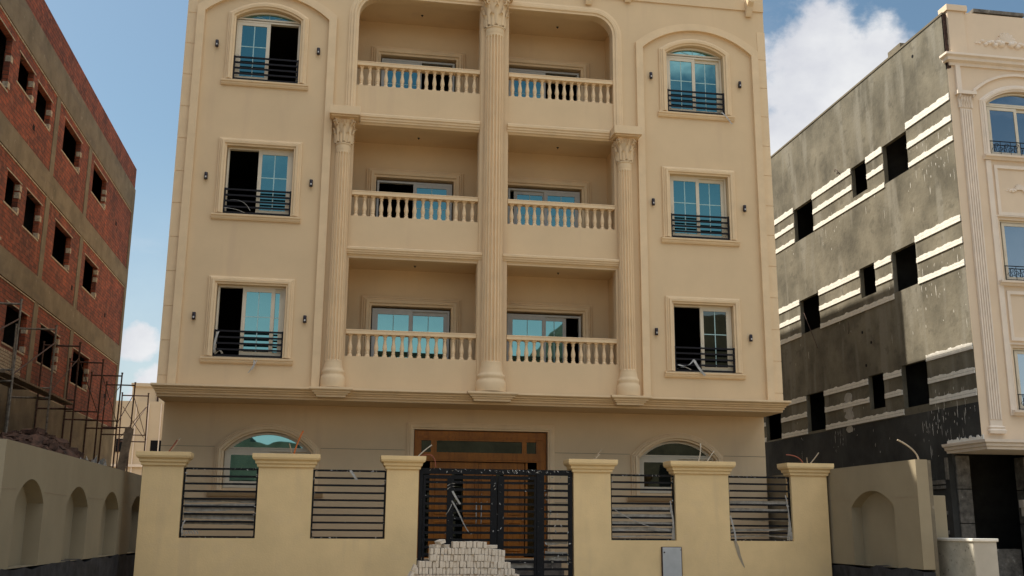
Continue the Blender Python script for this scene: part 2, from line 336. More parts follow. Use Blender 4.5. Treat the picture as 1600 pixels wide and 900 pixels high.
# quoins beside the outer corners (proud, jointed)
for (a, b) in ((XL-.012, -3.735), (10.545, XR+.012)):
    mb = MB(); zs = [4.68, 4.87, 5.66, 6.45, 7.26, 8.07, 8.88, 9.66, 10.47, 11.27, 12.08, 12.88, 13.68, 14.48]
    for z0, z1 in zip(zs, zs[1:]):
        mb.box(a, b, -.012, 0, z0, z1-.014)
        if a < 0: mb.box(a, XL, 0, .9, z0, z1-.014)
        else: mb.box(XR, b, 0, .9, z0, z1-.014)
    mb.build('quoin', M['trim'], B)
# framing band of each bay
for c0 in (-2.07, 8.86):
    xo, xi = 1.66, 1.475
    outer = [(c0-xo, 4.66), (c0+xo, 4.66)]+arcpts(c0-xo, c0+xo, 13.86, 14.50, 24)
    inner = [(c0-xi, 4.66), (c0+xi, 4.66)]+arcpts(c0-xi, c0+xi, 13.74, 14.31, 24)
    ring = [(c0+xo, 4.66)]+arcpts(c0-xo, c0+xo, 13.86, 14.50, 24)+[(c0-xo, 4.66), (c0-xi, 4.66)]+arcpts(c0-xi, c0+xi, 13.74, 14.31, 24)[::-1]+[(c0+xi, 4.66)]
    mb = MB(); plate(mb, ring, [], XZ(0), .09, -.002); mb.build('bay_band', M['trim'], B, bevel=.008)
# cornice above the ground floor, with pedestals
corn = [(0, 0), (.05, 0), (.05, .045), (.11, .05), (.12, .085), (.19, .09), (.20, .12), (.27, .135), (.30, .155), (.30, .195), (0, .21)]
side = lambda a: XL+(a-XL)*.3 if a < XL else XR+(a-XR)*.3 if a > XR else a
mb = MB(); mb.sweep([(XL, 6), (XL, 0), (XR, 0), (XR, 6)], [(-a, h) for a, h in corn], lambda a, b, h: (side(a), b, 4.455+h)); mb.build('cornice', M['trim'], B)
for (xa, xb) in ((-.44, .16), (3.13, 3.93), (6.52, 7.12)):
    mb = MB(); mb.sweep([(xa, .02), (xa, -.24), (xb, -.24), (xb, .02)], [(-a*.62, h*1.06) for a, h in corn[1:]]+[(.05, .22)], XY(4.448))
    mb.box(xa, xb, -.24, .02, 4.45, 4.675); mb.build('column_pedestal', M['trim'], B)
# horizontal beam mouldings
beam = [(0, 0), (.03, .03), (.05, .07), (.09, .075), (.10, .10), (.15, .105), (.16, .13), (.22, .135), (.24, .12), (.24, 0)]
for (xa, xb, z0, h) in ((.26, 3.17, 11.105, .25), (3.86, 6.46, 11.105, .25), (.04, 3.28, 7.815, .20), (3.77, 6.68, 7.815, .20)):
    mb = MB(); mb.sweep([(xa, z0), (xb, z0)], [(a*h/.24, d) for a, d in beam], XZ(0)); mb.build('beam_moulding', M['trim'], B)
# moulding round the top balcony pair
pth = [(LB[0], 11.36)]+roundcorner(LB[0], -1, 14.5)[::-1]+roundcorner(RB_[1], 1, 14.5)[::-1]+[(RB_[1], 11.36)]
mb = MB(); mb.sweep(pth, [(0, 0), (0, .05), (.05, .055), (.07, .085), (.12, .09), (.14, .06), (.19, .06), (.21, .035), (.245, .03), (.245, 0)], XZ(0)); mb.build('arch_moulding', M['trim'], B)
# top string line and brackets
mb = MB(); mb.box(XL, XR, -.035, 0, 15.05, 15.5); mb.build('parapet_band', M['paint'], B)
for x, zb in ((5.96, 14.80), (7.01, 14.97), (10.32, 14.86), (-3.3, 14.97), (0.9, 14.97), (3.5, 14.97), (-.9, 14.97)):
    mb = MB()
    P = [(-.0, 15.3), (-.24, 15.3), (-.24, 15.2), (-.14, 15.1), (-.08, zb+.08), (-.04, zb), (0, zb)]
    v = [(x+sx, y-.036, z) for sx in (-.08, .08) for y, z in P]; n = len(P)
    mb.add(v, [tuple(range(n)), tuple(range(n, 2*n))[::-1]]+[(i, (i+1) % n, n+(i+1) % n, n+i) for i in range(n)]); mb.build('bracket', M['trim'], B)

# --- columns
def fluted(mb, cx, cy, R0, R1, z0, z1, nf=20, depth=.21, a_off=0):
    cs = [(0, 0), (.16, 0), (.24, .5), (.36, .88), (.5, 1), (.64, .88), (.76, .5), (.84, 0)]
    zz = [(z0, 0), (z0+.04, 0), (z0+.07, 1), (z1-.09, 1), (z1-.05, 0), (z1, 0)]
    v = []; m = nf*len(cs)
    for z, k in zz:
        r = R0+(R1-R0)*(z-z0)/(z1-z0)
        for i in range(nf):
            for t, d in cs: a = 2*math.pi*(i+t)/nf+a_off; rr = r*(1-depth*d*k); v.append((cx+rr*math.cos(a), cy+rr*math.sin(a), z))
    mb.add(v, [(q*m+i, q*m+(i+1) % m, (q+1)*m+(i+1) % m, (q+1)*m+i) for q in range(len(zz)-1) for i in range(m)])
def leaf(mb, cx, cy, ang, r0, z0, h, w, curl):
    nu, nv = 6, 8; v = []
    for j in range(nv+1):
        t = j/nv; wid = w*(.62+.38*math.sin(min(1, t*1.25)*math.pi*.62))*(1-.75*max(0, t-.72)/.28)
        lob = 1+.16*math.cos(t*math.pi*7)
        out = r0+.012+.05*h*math.sin(t*math.pi*.5)+curl*max(0, t-.55)**1.6*3.0
        z = z0+h*(t-.55*max(0, t-.78)**1.2*2.2)
        for i in range(nu+1):
            s = (i/nu-.5)*2; a = ang+s*wid*lob/2/out; rr = out+.018*(1-s*s)-.012*abs(s)
            if i == nu//2: rr += .010
            v.append((cx+rr*math.cos(a), cy+rr*math.sin(a), z-.01*abs(s)))
    mb.add(v, [(j*(nu+1)+i, j*(nu+1)+i+1, (j+1)*(nu+1)+i+1, (j+1)*(nu+1)+i) for j in range(nv) for i in range(nu)], True)
def volute(mb, cx, cy, ang, r, z, s, tw):
    pts = []
    for i in range(26):
        t = i/25; a = t*math.pi*3.1; q = s*(1-.8*t)
        rad = r+q*math.cos(a)*.9; zz = z+q*math.sin(a)
        pts.append((cx+rad*math.cos(ang)-tw*math.sin(ang), cy+rad*math.sin(ang)+tw*math.cos(ang), zz))
    mb.path(pts, s*.26, 6)
def capital(name, cx, cy, R0, z0, z1, rt_, parent):
    mb = MB(); H = z1-z0
    mb.lathe([(R0, z0), (R0*1.10, z0+.012), (R0*1.12, z0+.03), (R0*1.02, z0+.05), (R0*1.0, z0+.3*H), (R0*1.08, z0+.6*H), (R0*1.3, z0+.88*H), (rt_*.98, z0+.93*H), (rt_, z0+.94*H)], cx, cy, 28)
    n = 8
    for i in range(n): leaf(mb, cx, cy, 2*math.pi*(i+.5)/n, R0*1.0, z0+.05, H*.46, R0*.72, R0*.52)
    for i in range(n): leaf(mb, cx, cy, 2*math.pi*i/n, R0*1.05, z0+.08, H*.72, R0*.66, R0*.62)
    for i in range(4):
        a = math.pi/4+i*math.pi/2
        leaf(mb, cx, cy, a, R0*1.12, z0+.42*H, H*.5, R0*.5, R0*.7)
        for tw in (-.03, .03): volute(mb, cx, cy, a, rt_*1.08, z0+.83*H, .055*H/.6*1.3, tw)
        volute(mb, cx, cy, i*math.pi/2-.22, rt_*.92, z0+.85*H, .03*H/.6*1.4, 0); volute(mb, cx, cy, i*math.pi/2+.22, rt_*.92, z0+.85*H, .03*H/.6*1.4, 0)
        leaf(mb, cx, cy, i*math.pi/2, rt_*.9, z0+.80*H, H*.17, R0*.4, .02)
    # abacus with concave sides
    v = []; pts = []
    for i in range(4):
        a = math.pi/4+i*math.pi/2; 
        c_ = Vector((math.cos(a), math.sin(a)))*rt_*1.38
        d_ = Vector((math.cos(a+math.pi/2), math.sin(a+math.pi/2)))*rt_*1.38
        for k in range(6):
            t = k/6; p = c_.lerp(d_, t); p *= 1-.16*math.sin(t*math.pi); pts.append(p)
    n = len(pts)
    for z, s_ in ((z0+.93*H, .93), (z0+.96*H, 1.0), (z1, 1.0)): v += [(cx+p.x*s_, cy+p.y*s_, z) for p in pts]
    mb.add(v, [(q*n+i, q*n+(i+1) % n, (q+1)*n+(i+1) % n, (q+1)*n+i) for q in (0, 1) for i in range(n)]+[tuple(range(n))[::-1], tuple(range(2*n, 3*n))])
    mb.build(name, M['trim'], parent)
def column(cx, Rb, Rt, zb, zs0, zs1, zc, top, nf):
    cy = -.10
    p = MB(); fluted(p, cx, cy, Rb, Rt, zs0, zs1, nf)
    sh = p.build('column', M['trim'], B)
    b = MB(); b.lathe([(Rb*1.36, zb), (Rb*1.40, zb+.08), (Rb*1.40, zb+.18), (Rb*1.34, zb+.25), (Rb*1.24, zb+.28), (Rb*1.22, zb+.30), (Rb*1.26, zb+.33), (Rb*1.29, zb+.36), (Rb*1.26, zb+.40), (Rb*1.12, zb+.42), (Rb*1.10, zb+.46), (Rb*1.04, zb+.52), (Rb, zs0)], cx, cy, 32)
    b.build('column_base', M['trim'], sh)
    r = MB(); r.lathe([(Rt, zs1), (Rt*1.04, zs1+.02), (Rt*1.02, zc-.03), (Rt*1.02, zc)], cx, cy, 32); r.build('column_neck', M['trim'], sh)
    capital('capital', cx, cy, Rt, zc, top, Rt*1.33, sh)
    return sh
for cx in (-.115, 6.83):
    sh = column(cx, .20, .175, 4.67, 5.24, 10.34, 10.47, 11.12, 16)
    mb = MB(); mb.box(cx-.355, cx+.36, -.50, -.002, 11.15, 11.36); mb.box(cx-.31, cx+.315, -.44, -.002, 11.118, 11.15); mb.build('abacus', M['trim'], sh, bevel=.006)
    mb = MB(); mb.box(cx-.10, cx+.145 if cx < 3 else cx-.13, -.03, 0, 4.67, 11.1)
    mb.build('pilaster', M['paint'], B)
sh = column(3.515, .255, .235, 4.67, 5.32, 13.66, 13.80, 14.62, 18)
mb = MB(); mb.box(3.10, 3.95, -.48, -.095, 14.63, 14.85); mb.build('abacus', M['trim'], sh)
mb = MB(); mb.box(3.185, 3.875, -.05, 0, 4.67, 14.49); mb.build('pilaster', M['paint'], B)

def curve3(p0, p1, p2, n=8): return [tuple((1-t)**2*a+2*t*(1-t)*b+t*t*c for a, b, c in zip(p0, p1, p2)) for t in [i/n for i in range(n+1)]]
def ribbon(parent, pts, w, m=None, name='plastic_strip'):
    mb = MB(); v = []
    for i, p in enumerate(pts):
        v += [(p[0]-w/2, p[1], p[2]-w*.15), (p[0]+w/2, p[1]-.006*math.sin(i*2), p[2]+w*.15)]
    mb.add(v, [(2*i, 2*i+1, 2*i+3, 2*i+2) for i in range(len(pts)-1)], True); return mb.build(name, m or M['plastic'], parent)
# --- windows of the bays
def guard(mb, xa, xb, z0, z1, y, n=5, t=.035):
    for i in range(n):
        z = z0+.02+(z1-z0-.04)*i/(n-1); mb.box(xa+t, xb-t, y-t/2, y+t/2, z-t/2-.004, z+t/2)
    mb.box(xa, xa+t, y-t/2-.004, y+t/2, z0, z1+.006); mb.box(xb-t, xb, y-t/2-.004, y+t/2, z0, z1+.006)
def sash(xa, xb, z0, z1, y, parent, gm=None, fm=None, st=.085, grid=True):
    fm = fm or M['frame']; mb = MB(); plate(mb, rect(xa, xb, z0, z1), [rect(xa+st, xb-st, z0+st*1.1, z1-st)], XZ(y), .022, -.022)
    mb.box(xa+st*.35, xa+st*.55, y-.034, y-.022, (z0+z1)/2-.12, (z0+z1)/2+.02)
    mb.build('sash', fm, parent, bevel=.004)
    p = MB(); p.box(xa+st-.01, xb-st+.01, y-.004, y+.008, z0+st*1.1-.01, z1-st+.01); p.build('glass_pane', gm or M['glass'], parent)
    if grid:
        q = MB(); cx = (xa+xb)/2; cz = (z0+z1)/2
        q.box(cx-.011, cx+.011, y-.0075, y-.0045, z0+st*1.1, z1-st); q.box(xa+st, xb-st, y-.0085, y-.005, cz-.011+.12, cz+.011+.12); q.build('glazing_bar', M['bar'], parent)
def outframe(xa, xb, z0, z1, y, parent, fm=None, w=.045, ap=None, name='window'):
    mb = MB()
    plate(mb, rect(xa, xb, z0, z1), [rect(xa+w, xb-w, z0+w, z1-w)], XZ(y), .05, -.06)
    return mb.build(name, fm or M['frame'], parent)
state = [  # lower, middle, upper for left then right bay: list of sashes (x fractions), upper layer first
    [(.36, .87, 0), (.52, 1.0, 1)], [(.47, 1.0, 0)], [(0, .53, 0)],
    [(.47, 1.0, 0)], [(0, .53, 0), (.47, 1, 1)], [(0, .53, 0), (.47, 1, 1)]]
for i, (xa, xb, z0, z1, ap) in enumerate(windows):
    yw = .13
    w = outframe(xa+.012, xb-.012, z0+.01, z1 if not ap else z1-.02, yw, B)
    if i < 3: w['label'] = ['window with open black gap on its left and a half slid sash', 'window with its left half open', 'arched window with its right half open'][i]
    gm = M['glassdark'] if i == 3 else M['glass']  # lower right window: the mirrored block's darkness is put into the pane colour
    for a, b, lay in state[i]:
        X0 = xa+.055+(xb-xa-.11)*a; X1 = xa+.055+(xb-xa-.11)*b
        sash(X0, X1, z0+.055, z1-.045-(.02 if ap else 0), yw-.02+.048*lay, w, gm)
    # architrave
    t = MB()
    if ap: pts = [(xb, z0)]+arcpts(xa, xb, z1, ap)+[(xa, z0)]; pw = prof(.19, .115)
    else: pts = [(xb, z0), (xb, z1), (xa, z1), (xa, z0)]; pw = prof(.19, .115)
    t.sweep(pts, [(-o_, h_) for o_, h_ in pw], XZ(0)); t.build('architrave', M['trim'], w)
    s = MB(); s.sweep([(xa-.25, z0-.15), (xb+.24, z0-.15)], [(0, 0), (0, .04), (.04, .07), (.075, .075), (.085, .10), (.125, .105), (.13, .095), (.145, 0)], XZ(0)); s.build('sill', M['trim'], w)
    if ap:
        a = MB(); arc = arcpts(xa+.012, xb-.012, z1+.005, ap-.012); arci = arcpts(xa+.10, xb-.10, z1+.045, ap-.065)
        plate(a, arc, [arci], XZ(yw), .05, -.04); a.build('fanlight_frame', M['frame'], w)
        gp = MB(); plate(gp, arcpts(xa+.09, xb-.09, z1+.04, ap-.06), [], XZ(yw), .004, -.006); gp.build('glass_pane', M['glass'], w)
        q = MB(); cx = (xa+xb)/2
        for dx in (-.3, 0, .3):
            e = (cx+dx*1.0, ap-.075-abs(dx)*.17); q.path([(cx+dx*.12, yw-.007, z1+.05), (e[0], yw-.007, e[1])], .007, 4)
        q.build('glazing_bar', M['bar'], w)
    wires = {0: [((xa+.05, 5.40), (xa+.02, 5.62), (xa+.10, 5.88), .05), ((xa+.08, 5.38), (xa+.18, 5.50), (xa+.22, 5.38), .04), ((xa+.9, 5.30), (xa+1.0, 5.2), (xa+.82, 4.95), .03), ((xa+1.0, 5.30), (xa+.98, 5.2), (xa+.90, 5.02), .02)],
             1: [((xa+.15, 9.0), (xa+.5, 9.02), (xa+.62, 8.76), .012), ((xa+.02, 8.80), (xa+.3, 8.78), (xa+.5, 8.70), .02)], 3: [((xa+.08, 5.48), (xa+.3, 5.36), (xa+.48, 5.62), .05), ((xa+.48, 5.60), (xa+.55, 5.4), (xa+.72, 5.22), .06), ((xa+.05, 5.38), (xa+.2, 5.46), (xa+.4, 5.36), .03)],
             5: [((xb-.1, 12.10), (xb+.0, 11.95), (xb+.14, 11.75), .03)]}
    for (p0, p1, p2, ww) in wires.get(i, []): ribbon(w, curve3((p0[0], -.06, p0[1]), (p1[0], -.15, p1[1]), (p2[0], -.14 if p2[1] < z0 else -.06, p2[1]), 7), ww)
    gmb = MB(); guard(gmb, xa+.005, xb-.005, z0+.01, z0+.61, -.02+.0); gmb.build('guard_rail', M['ironclean'], w)
# wall lamps
for (x, z) in ((-3.27, 6.21), (-.81, 6.23), (-3.24, 9.54), (-.83, 9.51), (-3.22, 12.89), (-.82, 12.89), (7.57, 6.26), (9.98, 6.19), (7.57, 9.55), (9.97, 9.52), (7.59, 12.95), (9.99, 12.89)):
    mb = MB(); mb.box(x-.025, x+.025, -.02, 0, z-.03, z+.05); mb.lathe([(.036, z-.075), (.040, z-.07), (.040, z+.09), (.034, z+.096)], x, -.055, 14)
    lo = mb.build('wall_lamp', M['lampblack'], B)
    q = MB(); q.box(x-.018, x+.018, -.0985, -.094, z-.04, z-.0); q.build('lens', M['lens'], lo)

# --- balconies
def baluster_mesh(h):
    mb = MB(); mb.box(-.055, .055, -.055, .055, 0, .045*h)
    pr_ = [(.050, .045), (.052, .10), (.044, .125), (.034, .15), (.043, .175), (.046, .20), (.036, .23), (.040, .27), (.052, .36), (.054, .42), (.047, .52), (.036, .64), (.030, .74), (.030, .80), (.040, .83), (.042, .86), (.034, .885), (.040, .92), (.05, .945)]
    mb.lathe([(r, z*h) for r, z in pr_], 0, 0, 16); mb.box(-.055, .055, -.055, .055, .945*h, h)
    me = bpy.data.meshes.new('baluster'); me.from_pydata(mb.v, [], mb.f); me.polygons.foreach_set('use_smooth', mb.sm); me.materials.append(M['trim']); fixnormals(me); return me
bal_me = baluster_mesh(.52)
doors = {(0, 0): [(.0, .52, 0), (.48, 1, 1)], (0, 1): [(0, .52, 0), (.48, .82, 1)], (1, 0): [(.48, 1, 0)], (1, 1): [(.06, .53, 1), (.5, 1, 0)], (2, 0): [(0, .55, 0)], (2, 1): [(0, .52, 0)]}
for k, (z0, z1) in enumerate(oz):
    fz = FL[k]; cz = z1+.10
    for j, (xa, xb) in enumerate((LB, RB_)):
        bx0, bx1 = (xa-.2, xb+.18) if j == 0 else (xa-.18, xb+.2)
        dx0, dx1 = ((.74, 2.72) if j == 0 else (4.13, 6.10)); dz = (6.95, 10.29, 13.66)[k]
        wl_ = MB(); plate(wl_, rect(bx0, bx1, fz, cz), [rect(dx0, dx1, fz+.02, dz)], XZ(1.5), 0, -.25)
        bo = wl_.build('balcony', M['paint'], B)
        q = MB(); q.box(bx0-.1, bx0, .25, 1.75, fz, cz) if j == 0 else q.box(bx1, bx1+.1, .25, 1.75, fz, cz)
        if j == 0: q.box(xb+.18, 3.893-.18, .25, 1.75, fz, cz)
        q.box(bx0, bx1, .25, 1.75, cz, FL[k+1]-.005 if k < 2 else 14.949); q.build('ceiling', M['paint'], bo)
        q = MB(); q.box(bx0, bx1, .25, 1.75, fz-.03, fz); q.build('balcony_floor', M['concrete'], bo)
        q = MB(); q.lathe([(.035, cz-.012), (.03, cz-.02), (.012, cz-.022), (.012, cz-.05)], (xa+xb)/2+.1, .9, 10); q.build('light_fitting', M['lampblack'], bo)
        t = MB(); t.sweep([(dx1, fz), (dx1, dz), (dx0, dz), (dx0, fz)], [(-o_, h_) for o_, h_ in prof(.24, .13)], XZ(1.5)); t.build('architrave', M['trim'], bo)
        fr = outframe(dx0+.03, dx1-.03, fz+.03, dz-.05, 1.60, bo, fm=M['framegrey'], w=.05, name='balcony_door_frame')
        for a, b, lay in doors[(k, j)]:
            X0 = dx0+.08+(dx1-dx0-.16)*a; X1 = dx0+.08+(dx1-dx0-.16)*b
            # sash parts hang on the balcony
            mm = M['framegrey']; s_ = MB(); plate(s_, rect(X0, X1, fz+.08, dz-.1), [rect(X0+.09, X1-.09, fz+.2, dz-.19)], XZ(1.58+.05*lay), .022, -.022); s_.build('sliding_door', mm, bo)
            s_ = MB(); s_.box(X0+.08, X1-.08, 1.58+.05*lay-.004, 1.58+.05*lay+.008, fz+.19, dz-.18); s_.build('glass_pane', M['glass'], bo)
            s_ = MB(); cx = (X0+X1)/2; yy = 1.58+.05*lay; s_.box(cx-.01, cx+.01, yy-.0075, yy-.0045, fz+.2, dz-.19); s_.box(X0+.09, X1-.09, yy-.0085, yy-.005, dz-.75, dz-.73); s_.build('glazing_bar', M['bar'], bo)
        # balustrade
        h = MB(); h.box(xa+.002, xb-.002, -.02, .20, z0+.52, z0+.627); h.box(xa+.002, xb-.002, -.028, -.02, z0+.60, z0+.625)
        ho = h.build('balustrade_rail', M['trim'], B, bevel=.008)
        n = 15 if j == 0 else 14; step = .1995 if j == 0 else .190
        for i in range(n):
            bb = bpy.data.objects.new('baluster', bal_me); C.objects.link(bb); bb.parent = ho
            bb.location = Vector((xa+.115+step*i if j == 0 else xa+.115+step*i, .09, z0))-Vector(B.location)-Vector(ho.location)
            bb.rotation_euler.z = random.uniform(-.04, .04)
# --- ground floor front, recessed
gw = [(-2.53, -.55), (7.43, 9.41)]; GS, GA, GB = 3.30, 3.76, 2.46
mb = MB(); hs = [archrect(a, b, GB, GS, GA) for a, b in gw]+[rect(1.86, 5.13, .9, 3.90)]
plate(mb, rect(XL, XR, 0, 4.42), hs, XZ(1.2), 0, -.25); mb.build('ground_floor_wall', M['paint'], B)
mb = MB()
for (a, b) in ((XL, -2.75), (-.33, 1.66), (5.31, 7.2), (9.64, XR)):
    mb.box(a, b, 1.194, 1.2, 3.395, 3.407); mb.box(a, b, 1.194, 1.2, 2.20, 2.212)
mb.build('score_line', M['line'], B)
for a, b in gw:
    w = outframe(a+.01, b-.01, GB+.01, GS+.06, 1.32, B, w=.05)
    mid = (a+b)/2; sash(a+.06, mid+.05, GB+.06, GS+.01, 1.30, w, M['glass'] if a < 0 else M['glassdark'], st=.09, grid=False); sash(mid-.05, b-.06, GB+.06, GS+.01, 1.35, w, M['glass'] if a < 0 else M['glassdark'], st=.09, grid=False)  # right window panes tinted dark to carry the street block's reflection
    f = MB(); plate(f, arcpts(a+.012, b-.012, GS+.065, GA-.012), [arcpts(a+.19, b-.19, GS+.10, GA-.06)], XZ(1.32), .05, -.04); f.build('fanlight_frame', M['frame'], w)
    f = MB(); plate(f, arcpts(a+.18, b-.18, GS+.095, GA-.055), [], XZ(1.32), .004, -.006); f.build('glass_pane', M['glass'] if a < 0 else M['glassdark'], w)
    t = MB(); t.sweep([(b, GB-.06), (b, GS)]+arcpts(a, b, GS, GA)[1:-1]+[(a, GS), (a, GB-.06)], [(-o_, h_) for o_, h_ in prof(.20, .13)], XZ(1.2)); t.build('architrave', M['trim'], w)
    s = MB(); s.sweep([(a-.32, GB-.19), (b+.32, GB-.19)], [(0, 0), (0, .05), (.04, .09), (.085, .13), (.12, .135), (.125, 0)], XZ(1.2)); s.build('sill', M['trim'], w)
# entrance door
D = MB(); plate(D, rect(1.88, 5.11, .9, 3.88), [rect(2.05, 2.28, 3.37, 3.65), rect(2.42, 4.51, 3.37, 3.65), rect(4.62, 4.86, 3.37, 3.65), rect(2.07, 4.88, .92, 3.16)], XZ(1.33), .06, -.04)
D.box(1.97, 5.03, 1.255, 1.27, 3.20, 3.26); D.box(1.97, 5.03, 1.24, 1.27, 3.70, 3.76)
dr = D.build('entrance_door', M['wood'], B, bevel=.006)
q = MB(); 
for a, b in ((2.04, 2.29), (2.41, 4.52), (4.61, 4.87)): q.box(a, b, 1.33, 1.34, 3.36, 3.66)
q.box(2.08, 2.31, 1.34, 1.35, .95, 3.0); q.box(2.80, 3.10, 1.318, 1.326, 1.2, 2.95); q.box(3.88, 4.07, 1.318, 1.326, 1.2, 2.95); q.box(4.60, 4.87, 1.34, 1.35, .95, 3.0); q.build('glass_pane', M['glassdark'], dr)
for a, b in ((2.32, 3.45), (3.46, 4.58)):
    q = MB(); q.box(a, b, 1.33, 1.38, .92, 3.14)
    for c_, d_ in ((a+.07, a+.40) if a < 3 else (a+.05, a+.38), (b-.38, b-.05) if a < 3 else (b-.42, b-.08)):
        for z_, y_ in ((1.05, 1.75), (1.9, 2.95)): q.sweep(rect(c_, d_, z_, y_), [(0, 0), (.012, .018), (.035, .018), (.045, 0)], XZ(1.33), closed=True)
    q.build('door_leaf', M['wood'], dr)
q = MB(); q.path([(3.40, 1.30, 1.7), (3.40, 1.25, 1.74), (3.40, 1.25, 2.15), (3.40, 1.30, 2.19)], .014); q.path([(3.52, 1.30, 1.7), (3.52, 1.25, 1.74), (3.52, 1.25, 2.15), (3.52, 1.30, 2.19)], .014); q.build('handle', M['framegrey'], dr)
for x in (2.27, 4.60): q = MB(); q.box(x, x+.05, 1.29, 1.33, .95, 3.14); q.build('door_mullion', M['wood'], dr)
t = MB(); t.sweep([(5.13, .9), (5.13, 3.90), (1.86, 3.90), (1.86, .9)], [(-o_, h_) for o_, h_ in prof(.17, .07)], XZ(1.2)); t.build('architrave', M['trim'], dr)
st = MB()
for i in range(5): st.box(1.6, 5.4, -.30+.3*i, 1.2, .175*i, .175*(i+1))
st.build('entrance_steps', M['stone'], B)

# ------------------------------------------------------------------ street-side boundary wall, gate
YF = -1.9
capp = [(0, 0), (.035, .01), (.04, .06), (.07, .08), (.075, .13), (.12, .16), (.135, .20), (.135, .275), (-.1, .285)]
def conduit(parent, pts, r, m):
    mb = MB(); mb.path(pts, r, 6); return mb.build('cable', m, parent)
from math import sin, cos
W1 = empty('boundary_wall', (-1, YF, 0), 'yellow painted front boundary wall with three capped pillars left of the black gate', 'boundary wall')
W2 = empty('boundary_wall', (8, YF, 0), 'yellow painted front boundary wall with three capped pillars right of the black gate', 'boundary wall')
pill = {}
for W, (la, lb), ps in ((W1, (-3.78, 1.755), ((-3.78, -2.99), (-1.51, -.42), (1.09, 1.755))), (W2, (5.065, 10.84), ((5.065, 5.88), (7.325, 8.54), (10.0, 10.84)))):
    mb = MB(); mb.box(la, lb, YF, YF+.28, 0, 1.365); mb.build('low_wall', M['fencepaint'], W)
    for a, b in ps:
        mb = MB(); mb.box(a, b, YF, YF+.28, 1.365, 2.785)
        p = mb.build('pillar', M['fencepaint'], W)
        c_ = MB(); c_.sweep(rect(a, b, YF, YF+.28), [(-o_, h_) for o_, h_ in capp], XY(2.775), closed=True)
        c_.box(a+.05, b-.05, YF+.05, YF+.23, 2.79, 3.057); c_.build('pillar_cap', M['fencepaint'], p, bevel=.004); pill[round(a, 1)] = p
zt = 3.03; yc = YF+.12
K = {'g': M['cabledark'], 'o': M['cableorange'], 'w': M['cablewhite'], 'r': M['cablered']}
for key, k, p0, p1, p2, r in (
    (-3.8, 'r', (-3.34, zt), (-3.24, 3.17), (-3.16, 3.30), .014), (-3.8, 'g', (-3.30, zt), (-3.22, 3.16), (-3.11, 3.33), .012),
    (-1.5, 'g', (-.88, zt), (-.88, 3.14), (-.93, 3.27), .013), (-1.5, 'o', (-.83, zt), (-.80, 3.24), (-.66, 3.54), .016),
    (1.1, 'w', (1.72, zt), (1.80, 3.14), (2.02, 3.30), .012), (1.1, 'r', (1.74, zt), (2.1, 3.24), (2.11, 2.84), .010),
    (5.1, 'g', (5.52, zt), (5.60, 3.13), (5.70, 3.27), .011), (5.1, 'w', (5.56, zt), (5.62, 3.13), (5.66, 3.17), .009),
    (7.3, 'w', (7.90, zt), (7.97, 3.22), (7.95, 3.45), .013), (7.3, 'w', (8.10, zt), (8.16, 3.16), (8.26, 3.29), .012),
    (10.0, 'r', (10.37, zt), (10.30, 3.24), (9.94, 3.24), .011), (10.0, 'g', (10.47, zt), (10.44, 3.12), (10.43, 3.18), .010), (10.0, 'g', (10.50, zt), (10.60, 3.13), (10.72, 3.30), .012)):
    conduit(pill[key], curve3((p0[0], yc, p0[1]), (p1[0], yc-.03, p1[1]), (p2[0], yc-.06, p2[1])), r, K[k])
# iron panels
def scraps(x0, x1, z0, z1, y, n, parent, size=.05, name='plastic_scraps', m=None):
    mb = MB()
    for _ in range(n):
        x = random.uniform(x0, x1); z = random.uniform(z0, z1); a = random.uniform(0, 6.28); L = random.uniform(.3, 1)*size; w = L*random.uniform(.15, .45)
        dx, dz = cos(a)*L, sin(a)*L; px, pz = -sin(a)*w, cos(a)*w; yy = y-random.uniform(.0, .02)
        mb.add([(x-dx, yy, z-dz), (x+px, yy-.012, z+pz), (x+dx, yy, z+dz), (x-px, yy+.004, z-pz)], [(0, 1, 2, 3)])
    o = mb.build(name, m or M['plastic'], parent); o['kind'] = 'stuff'; return o
def filmsheet(x0, x1, z0, z1, y, parent, ph=0):
    nx, nz = 24, 3; v = []
    for i in range(nx+1):
        t = i/nx; x = x0+(x1-x0)*t
        for j in range(nz+1):
            s = j/nz; sag = .006*sin(t*9+ph)+.014*sin(t*3+ph*2); v.append((x, y+.005*sin(t*7+s*5+ph), z0+(z1-z0)*s+sag*(1-s*.3)+.003*sin(s*7+t*17+ph)))
    mb = MB(); mb.add(v, [(i*(nz+1)+j, (i+1)*(nz+1)+j, (i+1)*(nz+1)+j+1, i*(nz+1)+j+1) for i in range(nx) for j in range(nz)], True)
    mb.build('wrapping_film', M['wrapgrey'], parent)
panels = [(W1, -2.985, -1.515, [(1.62, 1.70, .2), (1.74, 1.86, 1.2), (1.90, 2.04, 2.2), (2.06, 2.13, 3.1)]), (W1, -.415, 1.085, []), (W2, 5.885, 7.32, [(1.44, 1.47, .6), (1.55, 1.63, 1.5), (1.70, 1.76, 2.4), (1.84, 1.92, 3.1), (1.97, 2.06, .7)]), (W2, 8.545, 9.995, [(1.44, 1.48, .2), (1.58, 1.63, 2.4), (1.98, 2.06, 1.1), (2.13, 2.22, 2.9), (1.80, 1.84, 4.4)])]
